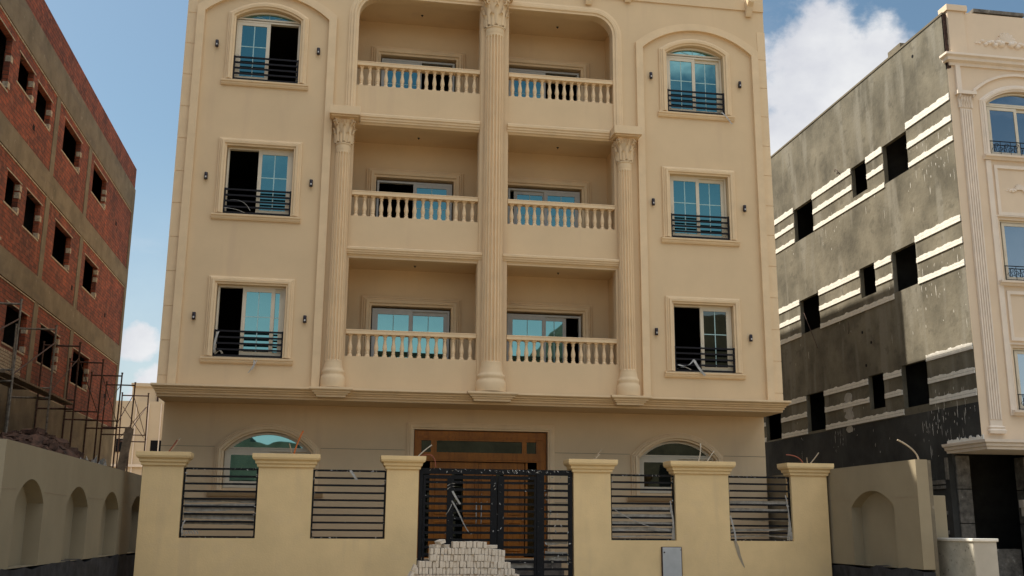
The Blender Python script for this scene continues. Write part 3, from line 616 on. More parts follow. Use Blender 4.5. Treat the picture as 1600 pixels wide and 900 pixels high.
for i, (W, a, b, films) in enumerate(panels):
    mb = MB(); t = .035; y = YF+.10; n = 10
    mb.box(a, a+t, y-.02, y+.02, 1.367, 2.75); mb.box(b-t, b, y-.02, y+.02, 1.367, 2.75)
    for k in range(n):
        z = 1.385+(2.735-1.385)*k/(n-1); mb.box(a+t, b-t, y-.018, y+.018, z-.020, z+.020)
    po = mb.build('iron_fence_panel', M['iron'], W)
    for z0_, z1_, ph in films: filmsheet(a+.05, b-.04, z0_, z1_, y+.028, po, ph+i)
    scraps(a+.04, b-.04, 2.715, 2.76, y-.018, 16, po, .03); scraps(a+.02, a+.06, 1.4, 2.7, y-.02, 9, po, .035); scraps(b-.07, b-.02, 1.4, 2.7, y-.02, 12, po, .035)
    scraps(a+.04, b-.04, 1.37, 1.40, y-.018, 10, po, .03)
    if i == 0:
        for k in range(5): ribbon(po, curve3((a+.05+.05*k, y-.03, 1.40+.02*k), (a+.10+.06*k, y-.06, 1.55+.03*(k % 2)), (a+.16+.05*k, y-.04, 1.44), 6), .02)
        ribbon(po, curve3((a+.06, y-.03, 1.42), (a+.02, y-.06, 1.6), (a+.10, y-.03, 1.72), 6), .03)
    if i == 1: ribbon(po, curve3((.34, y-.03, 2.745), (.40, y-.06, 2.66), (.48, y-.04, 2.55), 6), .05)
    if i == 2:
        for k in range(3): ribbon(po, curve3((b-.10, y-.03, 2.0+.1*k), (b-.02, y-.06, 1.8), (b-.08+.03*k, y-.03, 1.38), 8), .02)
        ribbon(po, curve3((a+.1, y-.03, 2.0), (a+.7, y-.05, 1.62), (b-.1, y-.03, 1.58), 10), .02)
    if i == 3:
        ribbon(po, curve3((a+.02, y-.06, 1.9), (a+.10, y-.1, 1.6), (a+.10, y-.14, 1.36), 6), .035)
        for k in range(5): ribbon(po, curve3((b-.12+.02*k, y-.03, 2.35-.2*k), (b-.02, y-.07, 2.0-.1*k), (b-.12+.03*k, y-.03, 1.38), 8), .022)
# plastic strip hanging on the wall under the right-most panel
mb = MB(); pts = [(8.63, YF-.006, 1.37), (8.68, YF-.008, 1.22), (8.72, YF-.006, 1.05), (8.79, YF-.005, .88), (8.83, YF-.004, .80)]; v = []
for (x, y, z), w in zip(pts, (.05, .08, .06, .035, .01)): v += [(x-w/2, y, z), (x+w/2, y-.004, z+.02)]
mb.add(v, [(2*i, 2*i+1, 2*i+3, 2*i+2) for i in range(4)], True); mb.build('wrapping_film', M['cabledark'], W2)

G = empty('iron_gate', (3.4, YF+.06, 0), 'black iron gate of horizontal bars flecked with plastic scraps before the wooden entrance door', 'gate')
yg = YF+.06
mb = MB(); mb.box(1.775, 5.045, yg-.03, yg+.03, 2.70, 2.815); mb.box(1.775, 1.85, yg-.028, yg+.028, .1, 2.70); mb.box(4.955, 5.045, yg-.028, yg+.028, .1, 2.70); mb.box(4.27, 4.43, yg-.035, yg+.035, .1, 2.70); mb.box(1.85, 4.955, yg-.02, yg+.02, .1, .17)
mb.build('gate_frame', M['iron'], G)
for j, (a, b) in enumerate(((1.86, 3.42), (3.435, 4.265))):
    mb = MB(); mb.box(a, a+.05, yg-.026, yg+.026, .2, 2.67); mb.box(b-.14 if j == 0 else b-.05, b, yg-.026, yg+.026, .2, 2.67)
    if j == 0: mb.box(2.36, 2.50, yg-.027, yg+.027, .2, 2.66)
    else: mb.box(3.46, 3.57, yg-.027, yg+.027, .2, 2.66)
    mb.box(a, b, yg-.024, yg+.024, 2.60, 2.675)
    z = 2.53
    while z > .25: mb.box(a+.05, b-.05, yg-.016, yg+.016, z-.026, z+.026); z -= .147
    mb.build('gate_leaf', M['iron'], G)
mb = MB(); z = 2.53
while z > .25: mb.box(4.44, 4.955, yg-.018, yg+.018, z-.024, z+.024); z -= .147
mb.build('gate_side_panel', M['iron'], G)
filmsheet(4.46, 4.94, .95, 1.12, yg+.03, G, 1.0); filmsheet(4.46, 4.94, 1.28, 1.36, yg+.03, G, 2.0); filmsheet(3.6, 4.24, .72, .86, yg+.03, G, 3.0)
scraps(1.8, 5.0, 2.74, 2.81, yg-.035, 60, G, .035); scraps(4.44, 5.0, .8, 2.7, yg-.035, 60, G, .04); scraps(1.9, 4.4, .8, 2.7, yg-.035, 55, G, .022); scraps(3.3, 3.56, .9, 2.7, yg-.038, 12, G, .05)
for p0, p1, p2, w in (((2.36, 2.45), (2.44, 2.53), (2.51, 2.50), .03), ((2.36, 2.38), (2.44, 2.47), (2.51, 2.44), .03), ((2.47, 2.35), (2.52, 2.24), (2.64, 2.08), .04), ((2.46, 2.15), (2.55, 2.02), (2.66, 1.80), .03), ((2.46, 2.08), (2.42, 1.97), (2.34, 1.86), .015), ((2.66, 1.80), (2.72, 1.66), (2.82, 1.52), .02)):
    ribbon(G, curve3((p0[0], yg-.04, p0[1]), (p1[0], yg-.06, p1[1]), (p2[0], yg-.04, p2[1]), 6), w)
mb = MB()
for (x, z) in ((2.35, 1.30), (3.36, 1.22)): mb.box(x-.10, x+.12, yg-.06, yg-.027, z-.06, z+.04)
mb.build('gate_lock', M['iron'], G)

# grey metal cabinet front on the right wall
K_ = empty('meter_cabinet', (7.19, YF-.05, 0), 'grey metal meter cabinet with chipped edges set against the yellow wall right of the gate', 'cabinet')
mb = MB(); mb.box(6.965, 7.42, YF-.05, YF, .45, 1.235); mb.build('cabinet_body', M['steel'], K_, bevel=.012)
mb = MB(); mb.box(6.985, 7.40, YF-.062, YF-.051, .47, 1.222); mb.build('cabinet_door', M['cabinet'], K_, bevel=.004)
mb = MB(); mb.tube((7.02, YF-.063, 1.12), (7.02, YF-.075, 1.12), .016, 10); mb.tube((7.385, YF-.063, 1.17), (7.385, YF-.072, 1.17), .010, 8); mb.build('cabinet_lock', M['lampblack'], K_)

# ------------------------------------------------------------------ side boundary walls with blind arches
def sidewall(name, X, s, y0, y1, ztop, niches, zn, label, zbase):
    """face at X looking along s"""
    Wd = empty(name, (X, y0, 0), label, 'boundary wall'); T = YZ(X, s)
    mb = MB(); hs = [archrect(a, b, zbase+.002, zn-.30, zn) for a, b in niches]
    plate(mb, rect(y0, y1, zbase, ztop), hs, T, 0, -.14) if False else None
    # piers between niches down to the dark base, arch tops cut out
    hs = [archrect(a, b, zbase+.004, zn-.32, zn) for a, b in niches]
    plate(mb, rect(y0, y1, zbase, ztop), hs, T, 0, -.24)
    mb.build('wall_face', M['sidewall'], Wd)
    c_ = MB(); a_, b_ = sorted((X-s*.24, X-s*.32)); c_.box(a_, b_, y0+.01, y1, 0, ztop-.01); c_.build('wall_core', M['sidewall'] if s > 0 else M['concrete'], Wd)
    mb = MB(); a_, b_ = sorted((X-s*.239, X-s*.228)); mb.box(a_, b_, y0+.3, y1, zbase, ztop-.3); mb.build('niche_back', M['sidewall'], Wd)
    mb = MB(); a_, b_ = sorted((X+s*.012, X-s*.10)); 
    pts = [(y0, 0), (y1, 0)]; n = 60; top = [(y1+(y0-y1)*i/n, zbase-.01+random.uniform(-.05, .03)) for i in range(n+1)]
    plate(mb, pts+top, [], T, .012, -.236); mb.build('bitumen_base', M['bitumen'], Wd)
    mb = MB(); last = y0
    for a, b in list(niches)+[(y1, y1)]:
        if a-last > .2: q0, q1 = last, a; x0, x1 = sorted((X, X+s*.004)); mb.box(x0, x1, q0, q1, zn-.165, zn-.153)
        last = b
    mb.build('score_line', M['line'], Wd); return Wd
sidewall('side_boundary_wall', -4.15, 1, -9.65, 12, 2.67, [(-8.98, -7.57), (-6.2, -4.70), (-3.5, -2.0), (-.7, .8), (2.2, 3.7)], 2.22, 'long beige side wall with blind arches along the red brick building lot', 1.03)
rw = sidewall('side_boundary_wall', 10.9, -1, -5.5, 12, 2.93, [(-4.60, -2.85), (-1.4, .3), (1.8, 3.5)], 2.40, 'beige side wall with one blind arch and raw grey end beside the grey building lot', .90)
conduit(rw, curve3((11.0, -5.45, 2.93), (10.98, -5.45, 3.12), (10.62, -5.40, 3.30)), .016, K['g'])
mb = MB(); mb.box(11.48, 11.80, -4.95, -1.2, 0, 2.28); o = mb.build('low_garden_wall', M['sidewall'], None, bevel=.01); tag(o, 'short beige wall standing just behind the raw grey end of the side wall', 'wall')

# plastered service box
BX = empty('service_box', (11.74, -5.6, 0), 'speckled cream plaster service box with a flat lid before the grey building porch', 'utility box')
mb = MB(); mb.box(11.50, 11.97, -6.19, -5.02, 0, 1.42); mb.build('box_body', M['box'], BX, bevel=.01)
mb = MB(); mb.box(11.51, 11.96, -6.20, -6.19, 0, 1.415); mb.build('box_front', M['boxfront'], BX)
mb = MB(); mb.box(11.475, 11.995, -6.225, -4.995, 1.42, 1.475); mb.build('box_lid', M['whitepaint'], BX, bevel=.01)

# ------------------------------------------------------------------ pile of white bricks: every brick a thing
bm_ = MB(); bm_.box(-.03, .03, -.125, .125, 0, .118)
bme = []
for k in range(3):
    b_ = MB(); j = lambda: random.uniform(-.004, .004)
    b_.add([(x+j(), y+j(), z+j()) for x, y, z in [(-.030,-.125,0),(.030,-.125,0),(.030,.125,0),(-.030,.125,0),(-.030,-.125,.117),(.030,-.125,.117),(.030,.125,.117),(-.030,.125,.117)]], [(3,2,1,0),(4,5,6,7),(0,1,5,4),(1,2,6,5),(2,3,7,6),(3,0,4,7)])
    me = bpy.data.meshes.new('white_brick'); me.from_pydata(b_.v, [], b_.f); me.materials.append(M['whitebrick']); fixnormals(me); bme.append(me)
def wbrick(x, y, z, rx=0, ry=0, rz=0, label='white brick on edge among the rows of the pile in front of the gate'):
    o = bpy.data.objects.new('white_brick', random.choice(bme)); C.objects.link(o); o.location = (x, y, z); o.rotation_euler = (rx, ry, rz)
    b = o.modifiers.new('bevel', 'BEVEL'); b.width = .004; b.segments = 1
    tag(o, label, 'brick', 'white bricks piled before the gate'); return o
ys = -3.5; dz_ = .1205
top = 1.345
rows = [(1.225, 2.30, 2.95), (1.103, 1.87, 3.31), (.982, 1.87, 3.33), (.861, 1.66, 3.44), (.740, 1.60, 3.52)]
rnd = random.Random(3)
ORD = lambda n: '%d%s' % (n, 'th' if 10 < n % 100 < 14 else {1: 'st', 2: 'nd', 3: 'rd'}.get(n % 10, 'th'))
for ri, (z, a, b) in enumerate(rows):
    x = a+.03; cnt = 0
    while x < b:
        sag = .0
        drop = -.05*max(0, (x-2.9)/.6)*(1 if ri < 3 else .4)
        cnt += 1
        wbrick(x, ys+rnd.uniform(-.022, .022), z+drop+rnd.uniform(-.003, .003), rnd.uniform(-.02, .02), rnd.uniform(-.035, .035), rnd.uniform(-.07, .07), label='white brick on edge, %s from the left in the %s row of the pile' % (ORD(cnt), ('top', 'second', 'third', 'fourth', 'fifth')[ri]))
        x += .0635+rnd.choice((0, .001, .002, .004, .012 if rnd.random() < .2 else .003))
wbrick(2.02, ys, 1.315, 0, 1.25, .35, 'lone white brick lying tilted on the top left of the pile')
wbrick(1.93, ys, 1.250, 0, 1.52, .5, 'white brick lying flat under the tilted one, top left of the pile')
wbrick(2.12, ys+.02, 1.252, 0, 1.55, 1.2, 'white brick lying flat between the tilted one and the top row')
wbrick(3.05, ys, 1.245, 0, 1.55, 1.4, 'white brick lying flat at the right end of the top row')
wbrick(1.56, ys, .80, 0, .42, 0, 'white brick leaning on the left end of the pile, upper one'); wbrick(1.50, ys-.02, .68, 0, .5, .1, 'white brick leaning on the left end of the pile, lower one')
wbrick(1.46, ys, .58, 0, .55, .1, 'lowest leaning white brick at the left foot of the pile')
mb = MB()
for ri in range(6):
    z = .004+.1225*ri; a = 1.30+.05*ri; b = 3.80-.05*ri; x = a
    while x < b: w = .0615; mb.box(x, x+w-.003, ys-.125+rnd.uniform(-.02, .02), ys+.33, z, z+.1195 if ri < 5 else .735); x += .064
for (z, a, b) in rows[1:]: mb.box(a+.1, b-.16, ys+.13, ys+.33, z, z+.10)
o = mb.build('brick_pile_base', M['whitebrick']); tag(o, 'packed lower and rear courses of white bricks that carry the pile in front of the gate', 'brick pile', kind='stuff')

# ------------------------------------------------------------------ red brick building on the left
BB = empty('brick_building', (-14, 7, 0), 'unfinished red brick building with raw concrete beams and empty black windows on the left', 'unfinished building')
XB = -8.5; TB = YZ(XB, 1); y0b, y1b = -9.0, 18.5
wins = [(-5.2, -3.8, 12.5, 13.6), (-2.4, -1.2, 12.5, 13.6), (.3, 2.1, 12.2, 13.6), (2.83, 4.09, 12.75, 13.55), (4.54, 5.95, 12.65, 13.5), (7.53, 9.59, 12.6, 13.63), (11.54, 13.54, 12.6, 13.63),
        (-5.2, -3.8, 9.3, 10.4), (-2.4, -1.2, 9.3, 10.4), (.0, 1.4, 9.3, 10.4), (2.93, 4.0, 9.55, 10.38), (4.66, 6.04, 9.4, 10.42), (7.68, 9.60, 9.35, 10.45), (11.60, 13.45, 9.32, 10.4),
        (-5.2, -3.8, 6.2, 7.2), (-2.4, -1.2, 6.2, 7.2), (1.0, 2.6, 6.15, 7.2), (4.1, 5.95, 6.15, 7.2), (7.35, 9.36, 6.15, 7.22), (11.31, 13.52, 6.1, 7.18)]
mb = MB(); plate(mb, rect(y0b, y1b, 5.2, 15.8), [rect(a, b, c, d) for a, b, c, d in wins], TB, 0, -.15)
mb.box(-20.5, XB, y1b-.22, y1b-.001, 5.2, 15.8) if False else None
mb.build('brick_wall', M['brick'], BB)
mb = MB(); mb.box(-20.5, XB-.22, y1b-.25, y1b, 0, 15.8); mb.box(-20.5, XB-.22, y0b, y0b+.25, 0, 15.8); mb.box(-20.5, -20.25, y0b+.25, y1b-.25, 0, 15.8); mb.build('outer_wall', M['brick'], BB)
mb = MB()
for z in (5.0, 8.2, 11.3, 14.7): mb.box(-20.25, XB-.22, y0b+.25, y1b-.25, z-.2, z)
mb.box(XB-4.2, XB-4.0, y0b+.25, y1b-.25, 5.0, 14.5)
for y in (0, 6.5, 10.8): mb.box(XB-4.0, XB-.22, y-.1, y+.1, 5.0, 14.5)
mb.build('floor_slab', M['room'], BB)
for z0, z1 in ((13.92, 14.92), (10.82, 11.52), (7.72, 8.42)):
    mb = MB(); mb.box(XB-.05, XB+.035, y0b, y1b+.02, z0, z1); mb.build('concrete_beam', M['concrete'], BB, bevel=.01)
mb = MB(); mb.box(XB-.3, XB+.05, y0b, y1b+.03, 0, 5.22); mb.build('plinth', M['concrete'], BB)
for y in (-4.3, -.6, 2.28, 6.62, 10.85):
    for z0, z1 in ((5.22, 7.72), (8.42, 10.82), (11.52, 13.92)):
        if y == 2.28: continue
        mb = MB(); mb.box(XB-.05, XB+.022, y-.2, y+.2, z0, z1); mb.build('concrete_post', M['concrete'], BB)
mb = MB(); mb.box(XB-.22, XB+.03, y1b-.32, y1b+.025, 5.22, 13.92); mb.build('concrete_post', M['concrete'], BB)
for (a, b, c, d) in wins:                      # pale cut bricks toothed into the far jamb, sill and lintel
    mb = MB(); n = 4
    for i in range(n):
        zz = c+(d-c)*(i+.5)/n; 
        if i % 2 == 0 or random.random() < .2: mb.box(XB-.12, XB+.014, b-.008, b+.12+random.uniform(-.03, .05), zz-.10, zz+.06)
    mb.box(XB-.1, XB+.014, a-.1, b+.06, c-.05, c-.005)
    mb.box(XB-.1, XB+.012, a-.12, b+.16, d+.004, d+.035); mb.build('window_edging', M['mortarstrip'], BB)
mb = MB()
for z in (13.90, 10.80, 7.70): mb.box(XB-.02, XB+.02, y0b, y1b-.3, z-.035, z+.0)
mb.box(XB-.02, XB+.016, -9, 3, 8.55, 8.62)
y = -3.0
for k in range(9):
    for i in range(30):
        yy = 1.0+i*.16+(.08 if k % 2 else 0)
        if yy < 6.3 and k < 9: mb.box(XB-.02, XB+.012, yy, yy+.145, 5.26+.085*k, 5.26+.085*k+.068)
for y in [y0b+i*.3 for i in range(88)]: mb.box(XB-.02, XB+.012, y, y+.27, 5.235, 5.262) if y > 6.4 else None
mb.build('pale_brick_course', M['mortarstrip'], BB)
mb = MB()
for (y, z) in ((15.6, 12.6), (15.2, 9.0), (10.2, 8.9), (4.5, 12.1), (16.4, 6.2)): mb.box(XB, XB+.01, y, y+.16, z, z+.14)
mb.build('putlog_hole', M['dark'], BB)

# scaffold
SC = empty('scaffold', (-7.9, 9, 0), 'rusty steel tube scaffold frames standing along the red brick building', 'scaffold')
ysc = [-1.9, 1.55, 4.86, 7.52, 10.7, 13.7, 16.2, 19.45]
def frame(y, z0, z1, m, xa=-8.42, xb=-7.42, jit=0):
    mb = MB(); r = .026
    mb.tube((xa, y, z0), (xa+jit, y, z1+.06), r); mb.tube((xb, y, z0), (xb+jit, y, z1+.06), r)
    mb.tube((xa+.0, y, z1-.03), (xb+.0, y, z1-.03), r); mb.tube((xa, y, z0+.17), (xb, y, z0+.17), r*.9)
    mb.lathe([(.036, z1+.05), (.036, z1+.09)], xa+jit, y, 8); mb.lathe([(.036, z1+.05), (.036, z1+.09)], xb+jit, y, 8)
    return mb.build('scaffold_frame', m, SC)
for i, y in enumerate(ysc):
    m = M['steelpale'] if i < 3 else M['steel']
    frame(y, 4.92, 6.68, m, jit=random.uniform(-.03, .03)); frame(y, 3.1, 4.86, m); frame(y, 0.05, 3.04, m)
mb = MB()
for i, (a, b) in enumerate(zip(ysc, ysc[1:])):
    if i in (2, 4, 5, 6): mb.tube((-7.42, a, 5.0), (-7.42, b, 6.3), .014, 6)
    if i in (3, 4, 6): mb.tube((-7.42, a, 6.3), (-7.42, b, 5.0), .014, 6)
    if i in (0, 1): mb.tube((-7.42, a, 5.0), (-7.42, b, 6.3), .02, 6)
mb.tube((-8.38, 19.45, 6.2), (-7.5, 19.45, 5.0), .014, 6); mb.tube((-8.38, 19.45, 5.0), (-7.5, 19.45, 6.2), .014, 6)
mb.build('brace', M['steel'], SC)
mb = MB(); mb.box(-8.2, -7.85, -3, 4.4, 4.98, 5.03); mb.build('plank', M['plank'], SC); mb = MB(); mb.box(-7.8, -7.5, 1.2, 7.9, 4.98, 5.03); mb.build('plank', M['plank'], SC)
o = MB(); o.box(-.11, .11, -.02, .02, 0, 2.1); o = o.build('leaning_board', M['plank']); o.location = (-5.4, 4.0, 2.2); o.rotation_euler = (R(-25), R(6), R(10)); tag(o, 'weathered brown board leaning upright above the left side wall near the scaffold', 'board')
# rubble bank behind the left wall
mb = MB(); nx, ny = 10, 90; v = []; rr = random.Random(5)
for i in range(nx+1):
    for j in range(ny+1):
        x = -8.4+i*(3.9/nx); y = -9.5+j*(22/ny); t = i/nx
        h = 1.5+1.75*math.exp(-((t-.45)/.42)**2)+.22*math.sin(y*.9+1)+.12*math.sin(y*2.3); h *= 1-.25*max(0, (y-4)/9)
        v.append((x+rr.uniform(-.1, .1), y+rr.uniform(-.08, .08), h+rr.uniform(-.12, .12)))
mb.add(v, [(i*(ny+1)+j, (i+1)*(ny+1)+j, (i+1)*(ny+1)+j+1, i*(ny+1)+j+1) for i in range(nx) for j in range(ny)])
for _ in range(900):
    x = rr.uniform(-7.8, -4.8); y = rr.uniform(-9, 7); t = (x+8.4)/3.9; h = 1.5+1.75*math.exp(-((t-.45)/.42)**2)+.22*math.sin(y*.9+1)+.12*math.sin(y*2.3); h *= 1-.25*max(0, (y-4)/9)
    s = rr.uniform(.05, .16); mt = Matrix.Rotation(rr.uniform(0, 6), 4, 'Z') @ Matrix.Rotation(rr.uniform(-.8, .8), 4, 'X')
    b_ = [mt @ Vector((a*s, b*s*.6, c*s*.45))+Vector((x, y, h+.03)) for a in (-1, 1) for b in (-1, 1) for c in (-1, 1)]
    mb.add(b_, [(0, 1, 3, 2), (4, 6, 7, 5), (0, 4, 5, 1), (2, 3, 7, 6), (0, 2, 6, 4), (1, 5, 7, 3)])
o = mb.build('rubble', M['rubble']); tag(o, 'bank of broken red brick rubble heaped behind the left side wall', 'rubble', kind='stuff')
# debris wires and sack on the rubble
o = MB(); o.path(curve3((-4.5, -10.6, 2.5), (-4.6, -10.2, 3.2), (-4.7, -9.6, 4.3)), .022); o = o.build('orange_conduit', M['cableorange']); tag(o, 'orange conduit sticking up at the far left edge above the side wall', 'conduit')
o = MB(); pts_ = []
for i in range(9):
    for j in range(7): pts_.append((-4.9-.5*j/6+.05*math.sin(i*3+j), -1.0+i*.16, 2.78+.16*math.sin(i*1.7+j*.9)+.10*math.cos(j*2.2)))
o.add(pts_, [(i*7+j, (i+1)*7+j, (i+1)*7+j+1, i*7+j+1) for i in range(8) for j in range(6)], False); o = o.build('plastic_sheet', M['plastic']); tag(o, 'crumpled grey plastic sheet lying on the rubble behind the side wall', 'plastic sheet')

# far cream building seen in the gap
FB = empty('far_building', (-11, 44, 0), 'sunlit cream building far behind in the gap left of the main building', 'building')
mb = MB(); mb.box(-15.0, -7.8, 40, 50, 0, 8.72); mb.build('wall', M['farwall'], FB)
mb = MB(); mb.box(-11.95, -10.55, 40.3, 43.5, 8.70, 9.62); mb.box(-12.02, -10.48, 40.2, 43.6, 9.62, 9.82); mb.build('stair_tower', M['farwall'], FB)
mb = MB()
for x in (-12.9, -12.6, -11.6, -10.9, -10.2): mb.box(x, x+.06, 39.93, 39.995, 0, 8.6)
mb.box(-15, -7.8, 39.9, 39.995, 7.35, 7.45) if False else None
mb.box(-15.0, -7.8, 39.9, 39.995, 4.9, 5.05); mb.build('pilaster_strip', M['rbtrim'], FB)
for (a, b, c, d) in ((-12.55, -12.05, 5.75, 6.5), (-10.62, -9.9, 5.6, 6.45), (-12.95, -12.8, 7.2, 7.5), (-9.2, -8.5, 5.6, 6.45)):
    mb = MB(); mb.box(a, b, 39.96, 39.992, c, d); mb.build('window', M['dark'], FB)
mb = MB(); mb.box(-10.5, -10.4, 40.1, 40.2, 8.4, 9.5); mb.build('downpipe', M['steel'], FB)

# ------------------------------------------------------------------ grey rendered building on the right
RBd = empty('grey_building', (20, 9, 0), 'unfinished building on the right, grey cement side wall striped by white bands', 'unfinished building')
XW = 16.0; TW = YZ(XW, -1); y1r = 19.0
rwin = [(2.27, 3.62, 11.78, 12.97), (4.66, 5.60, 11.97, 12.96), (8.45, 9.95, 11.66, 12.88), (12.0, 13.3, 11.66, 12.85),
        (2.26, 3.56, 8.40, 9.62), (4.58, 5.50, 8.66, 9.60), (8.38, 9.85, 8.30, 9.50), (11.9, 13.3, 8.3, 9.45),
        (2.19, 3.50, 5.01, 6.23), (4.53, 5.43, 5.17, 6.20), (8.42, 9.76, 4.88, 6.15), (11.92, 13.3, 4.85, 5.95)]
mb = MB(); plate(mb, rect(0.0, y1r, 4.80, 15.50), [rect(*w) for w in rwin], TW, 0, -.13); mb.build('side_wall', M['render'], RBd)
mb = MB(); plate(mb, [(0, 3.86), (1.55, 3.86), (1.55, 0), (y1r, 0), (y1r, 4.80), (0, 4.80)], [], TW, 0, -.25); mb.build('lower_side_wall', M['renderdark'], RBd)
mb = MB(); mb.box(XW+.25, 34, y1r-.25, y1r, 0, 15.5); mb.box(33.75, 34, .3, y1r-.25, 0, 15.5)
mb.build('rear_wall', M['render'], RBd)
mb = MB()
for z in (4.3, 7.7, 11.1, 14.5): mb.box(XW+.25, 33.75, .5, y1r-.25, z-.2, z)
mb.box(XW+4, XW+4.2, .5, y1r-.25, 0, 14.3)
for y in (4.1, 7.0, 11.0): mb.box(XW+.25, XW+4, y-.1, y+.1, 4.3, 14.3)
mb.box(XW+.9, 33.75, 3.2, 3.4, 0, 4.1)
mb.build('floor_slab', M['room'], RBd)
# roof edge bits
mb = MB(); mb.box(XW-.02, XW+.27, 0, y1r, 15.50, 15.56); mb.box(XW+.0, XW+.3, 2.2, 2.9, 15.56, 15.72); mb.build('roof_coping', M['concrete'], RBd)
# bands
def ragged(y0, y1, z0, z1):
    mb = MB(); n = max(4, int((y1-y0)/.035)); h = z1-z0
    mb.box(XW-.028, XW, y0, y1, z0-h*.02, z0+h*.42)
    ph_ = random.uniform(0, 50); top_ = [(y1+(y0-y1)*i/n, z1-.012+  .008*math.sin(i*.21+ph_)+.007*math.sin(i*.53+ph_*2)+random.uniform(-.006, .007)+(.016 if math.sin(i*.37+ph_*3) > .72 else 0)) for i in range(n+1)]
    plate(mb, [(y0, z0+h*.48), (y1, z0+h*.48)]+top_, [], TW, .022, 0)
    return mb.build('white_band', M['whitepaint'], RBd)
for row, (zt1, zt2, zt3) in enumerate((((13.00, 13.20), (12.40, 12.57), (11.83, 11.98)), ((9.58, 9.77), (8.98, 9.14), (8.37, 8.53)), ((6.16, 6.34), (5.54, 5.70), (4.97, 5.14)))):
    dz2 = (-.0, -.0, 0)[row]
    wy = [(a, b) for a, b, c, d in rwin[row*4:row*4+4]]
    for bi, (z0, z1) in enumerate((zt1, zt2, zt3)):
        segs = []; last = .02
        for a, b in wy: segs.append((last, a-.02)); last = b+.02
        segs.append((last, y1r-.02))
        drop = lambda y: -.012*y
        if bi == 2: segs = [segs[0], (wy[0][1]+.02, wy[2][0]-.02), segs[3], segs[4]]
        for si, (a, b) in enumerate(segs):
            dd = 0 if si == 0 else -.13 if not (bi == 2) else -.14
            if bi == 0 and si > 0: dd = -.20
            ragged(a, b, z0+dd, z1+dd)
# drips and plaster blobs
mb = MB(); dr_ = random.Random(9)
for _ in range(260):
    y = dr_.uniform(.1, 11) if dr_.random() < .45 else dr_.uniform(.1, 2.6)
    z = dr_.choice((11.75, 8.3, 4.75, 12.35, 9.1, 5.5, 4.9))-abs(dr_.gauss(0, .55)); L = dr_.uniform(.03, .12) if dr_.random() < .7 else dr_.uniform(.15, .42); w = dr_.uniform(.004, .011)
    if any(a-.05 < y < b+.05 and c-.4 < z < d+.4 for a, b, c, d in rwin): continue
    mb.add([(XW-.005, y-w*.6, z), (XW-.005, y+w, z-L*.25), (XW-.005, y+w*.7, z-L*.8), (XW-.004, y, z-L), (XW-.005, y-w*.8, z-L*.6)], [(0, 1, 2, 3, 4)])
o = mb.build('plaster_drips', M['whitepaint'], RBd); o['kind'] = 'stuff'
mb = MB()
for cy_, cz_, r_ in ((6.75, 5.72, .26), (6.85, 5.42, .30), (6.75, 5.15, .28), (6.8, 4.72, .20)):
    pts = [(cy_+r_*(1+.2*random.uniform(-1, 1))*cos(a), cz_+r_*.62*(1+.2*random.uniform(-1, 1))*sin(a)) for a in [2*math.pi*i/16 for i in range(16)]]
    plate(mb, pts, [], TW, .008+.002*r_*10, 0)
mb.build('plaster_patch', mat('pale_plaster_patch', (.42, .39, .34), .9, .1, 6, .3, 20), RBd)
mb = MB(); mb.box(XW-.055, XW, 1.75, 6, 2.82, 2.93); mb.box(XW-.055, XW, 1.75, 6, 2.70, 2.78); mb.box(XW-.055, XW, 1.75, 6, 2.02, 2.12); mb.box(XW-.055, XW, 1.75, 6, 1.52, 1.62)
mb.box(XW-.05, XW, 1.56, 1.66, 2.93, 3.50); mb.build('white_band', M['stone'], RBd)
mb = MB(); mb.path(curve3((XW-.04, 9.5, 9.0), (XW-.09, 8.9, 8.2), (XW-.04, 8.6, 7.6)), .012); mb.path(curve3((XW-.04, 6.4, 8.1), (XW-.1, 6.2, 7.9), (XW-.04, 6.4, 7.7)), .01); mb.path(curve3((XW-.04, 6.6, 13.2), (XW-.12, 6.45, 13.35), (XW-.04, 6.3, 13.0)), .012); mb.build('loose_wire', M['steel'], RBd)
for y, z in ((5.6, 7.6), (5.1, 7.2), (5.5, 6.55), (1.6, 15.0)): mb = MB(); mb.tube((XW-.008, y, z), (XW+.02, y, z), .05, 10); mb.build('pipe_hole', M['dark'], RBd)
# front of the grey building
FZ = XZ(0.0)
wx0, wx1 = 17.02, 19.18
fh = [archrect(wx0, wx1, 11.45, 12.95, 13.36), rect(wx0+.08, wx1, 7.98, 9.66), rect(wx0+.08, wx1, 4.60, 6.22), archrect(21.2, 23.4, 11.45, 12.95, 13.36), rect(21.2, 23.4, 7.98, 9.66), rect(21.2, 23.4, 4.6, 6.22)]
mb = MB(); plate(mb, rect(XW+.002, 34, 3.86, 14.0), fh, FZ, .004, -.25); mb.build('front_wall', M['rbpaint'], RBd)
mb = MB(); mb.box(XW+.12, 34, -.0, .25, 14.0, 15.62); mb.build('parapet', M['rbpaint'], RBd)
mb = MB(); mb.box(XW+.10, XW+.60, -.09, .0, 14.30, 15.58); mb.box(XW+.06, XW+.68, -.14, .28, 15.58, 15.76); mb.build('parapet_pier', M['rbpaint'], RBd, bevel=.01)
mb = MB(); mb.box(XW+.95, XW+2.5, -.02, .35, 15.66, 15.76); mb.build('roof_slab_edge', M['stone'], RBd)
mb = MB(); mb.sweep([(XW+.02, 3), (XW+.02, 0), (34, 0)], [(-a, h) for a, h in [(0, 0), (.05, 0), (.06, .08), (.16, .12), (.17, .20), (.24, .24), (.24, .30), (0, .33)]], XY(13.98)); 
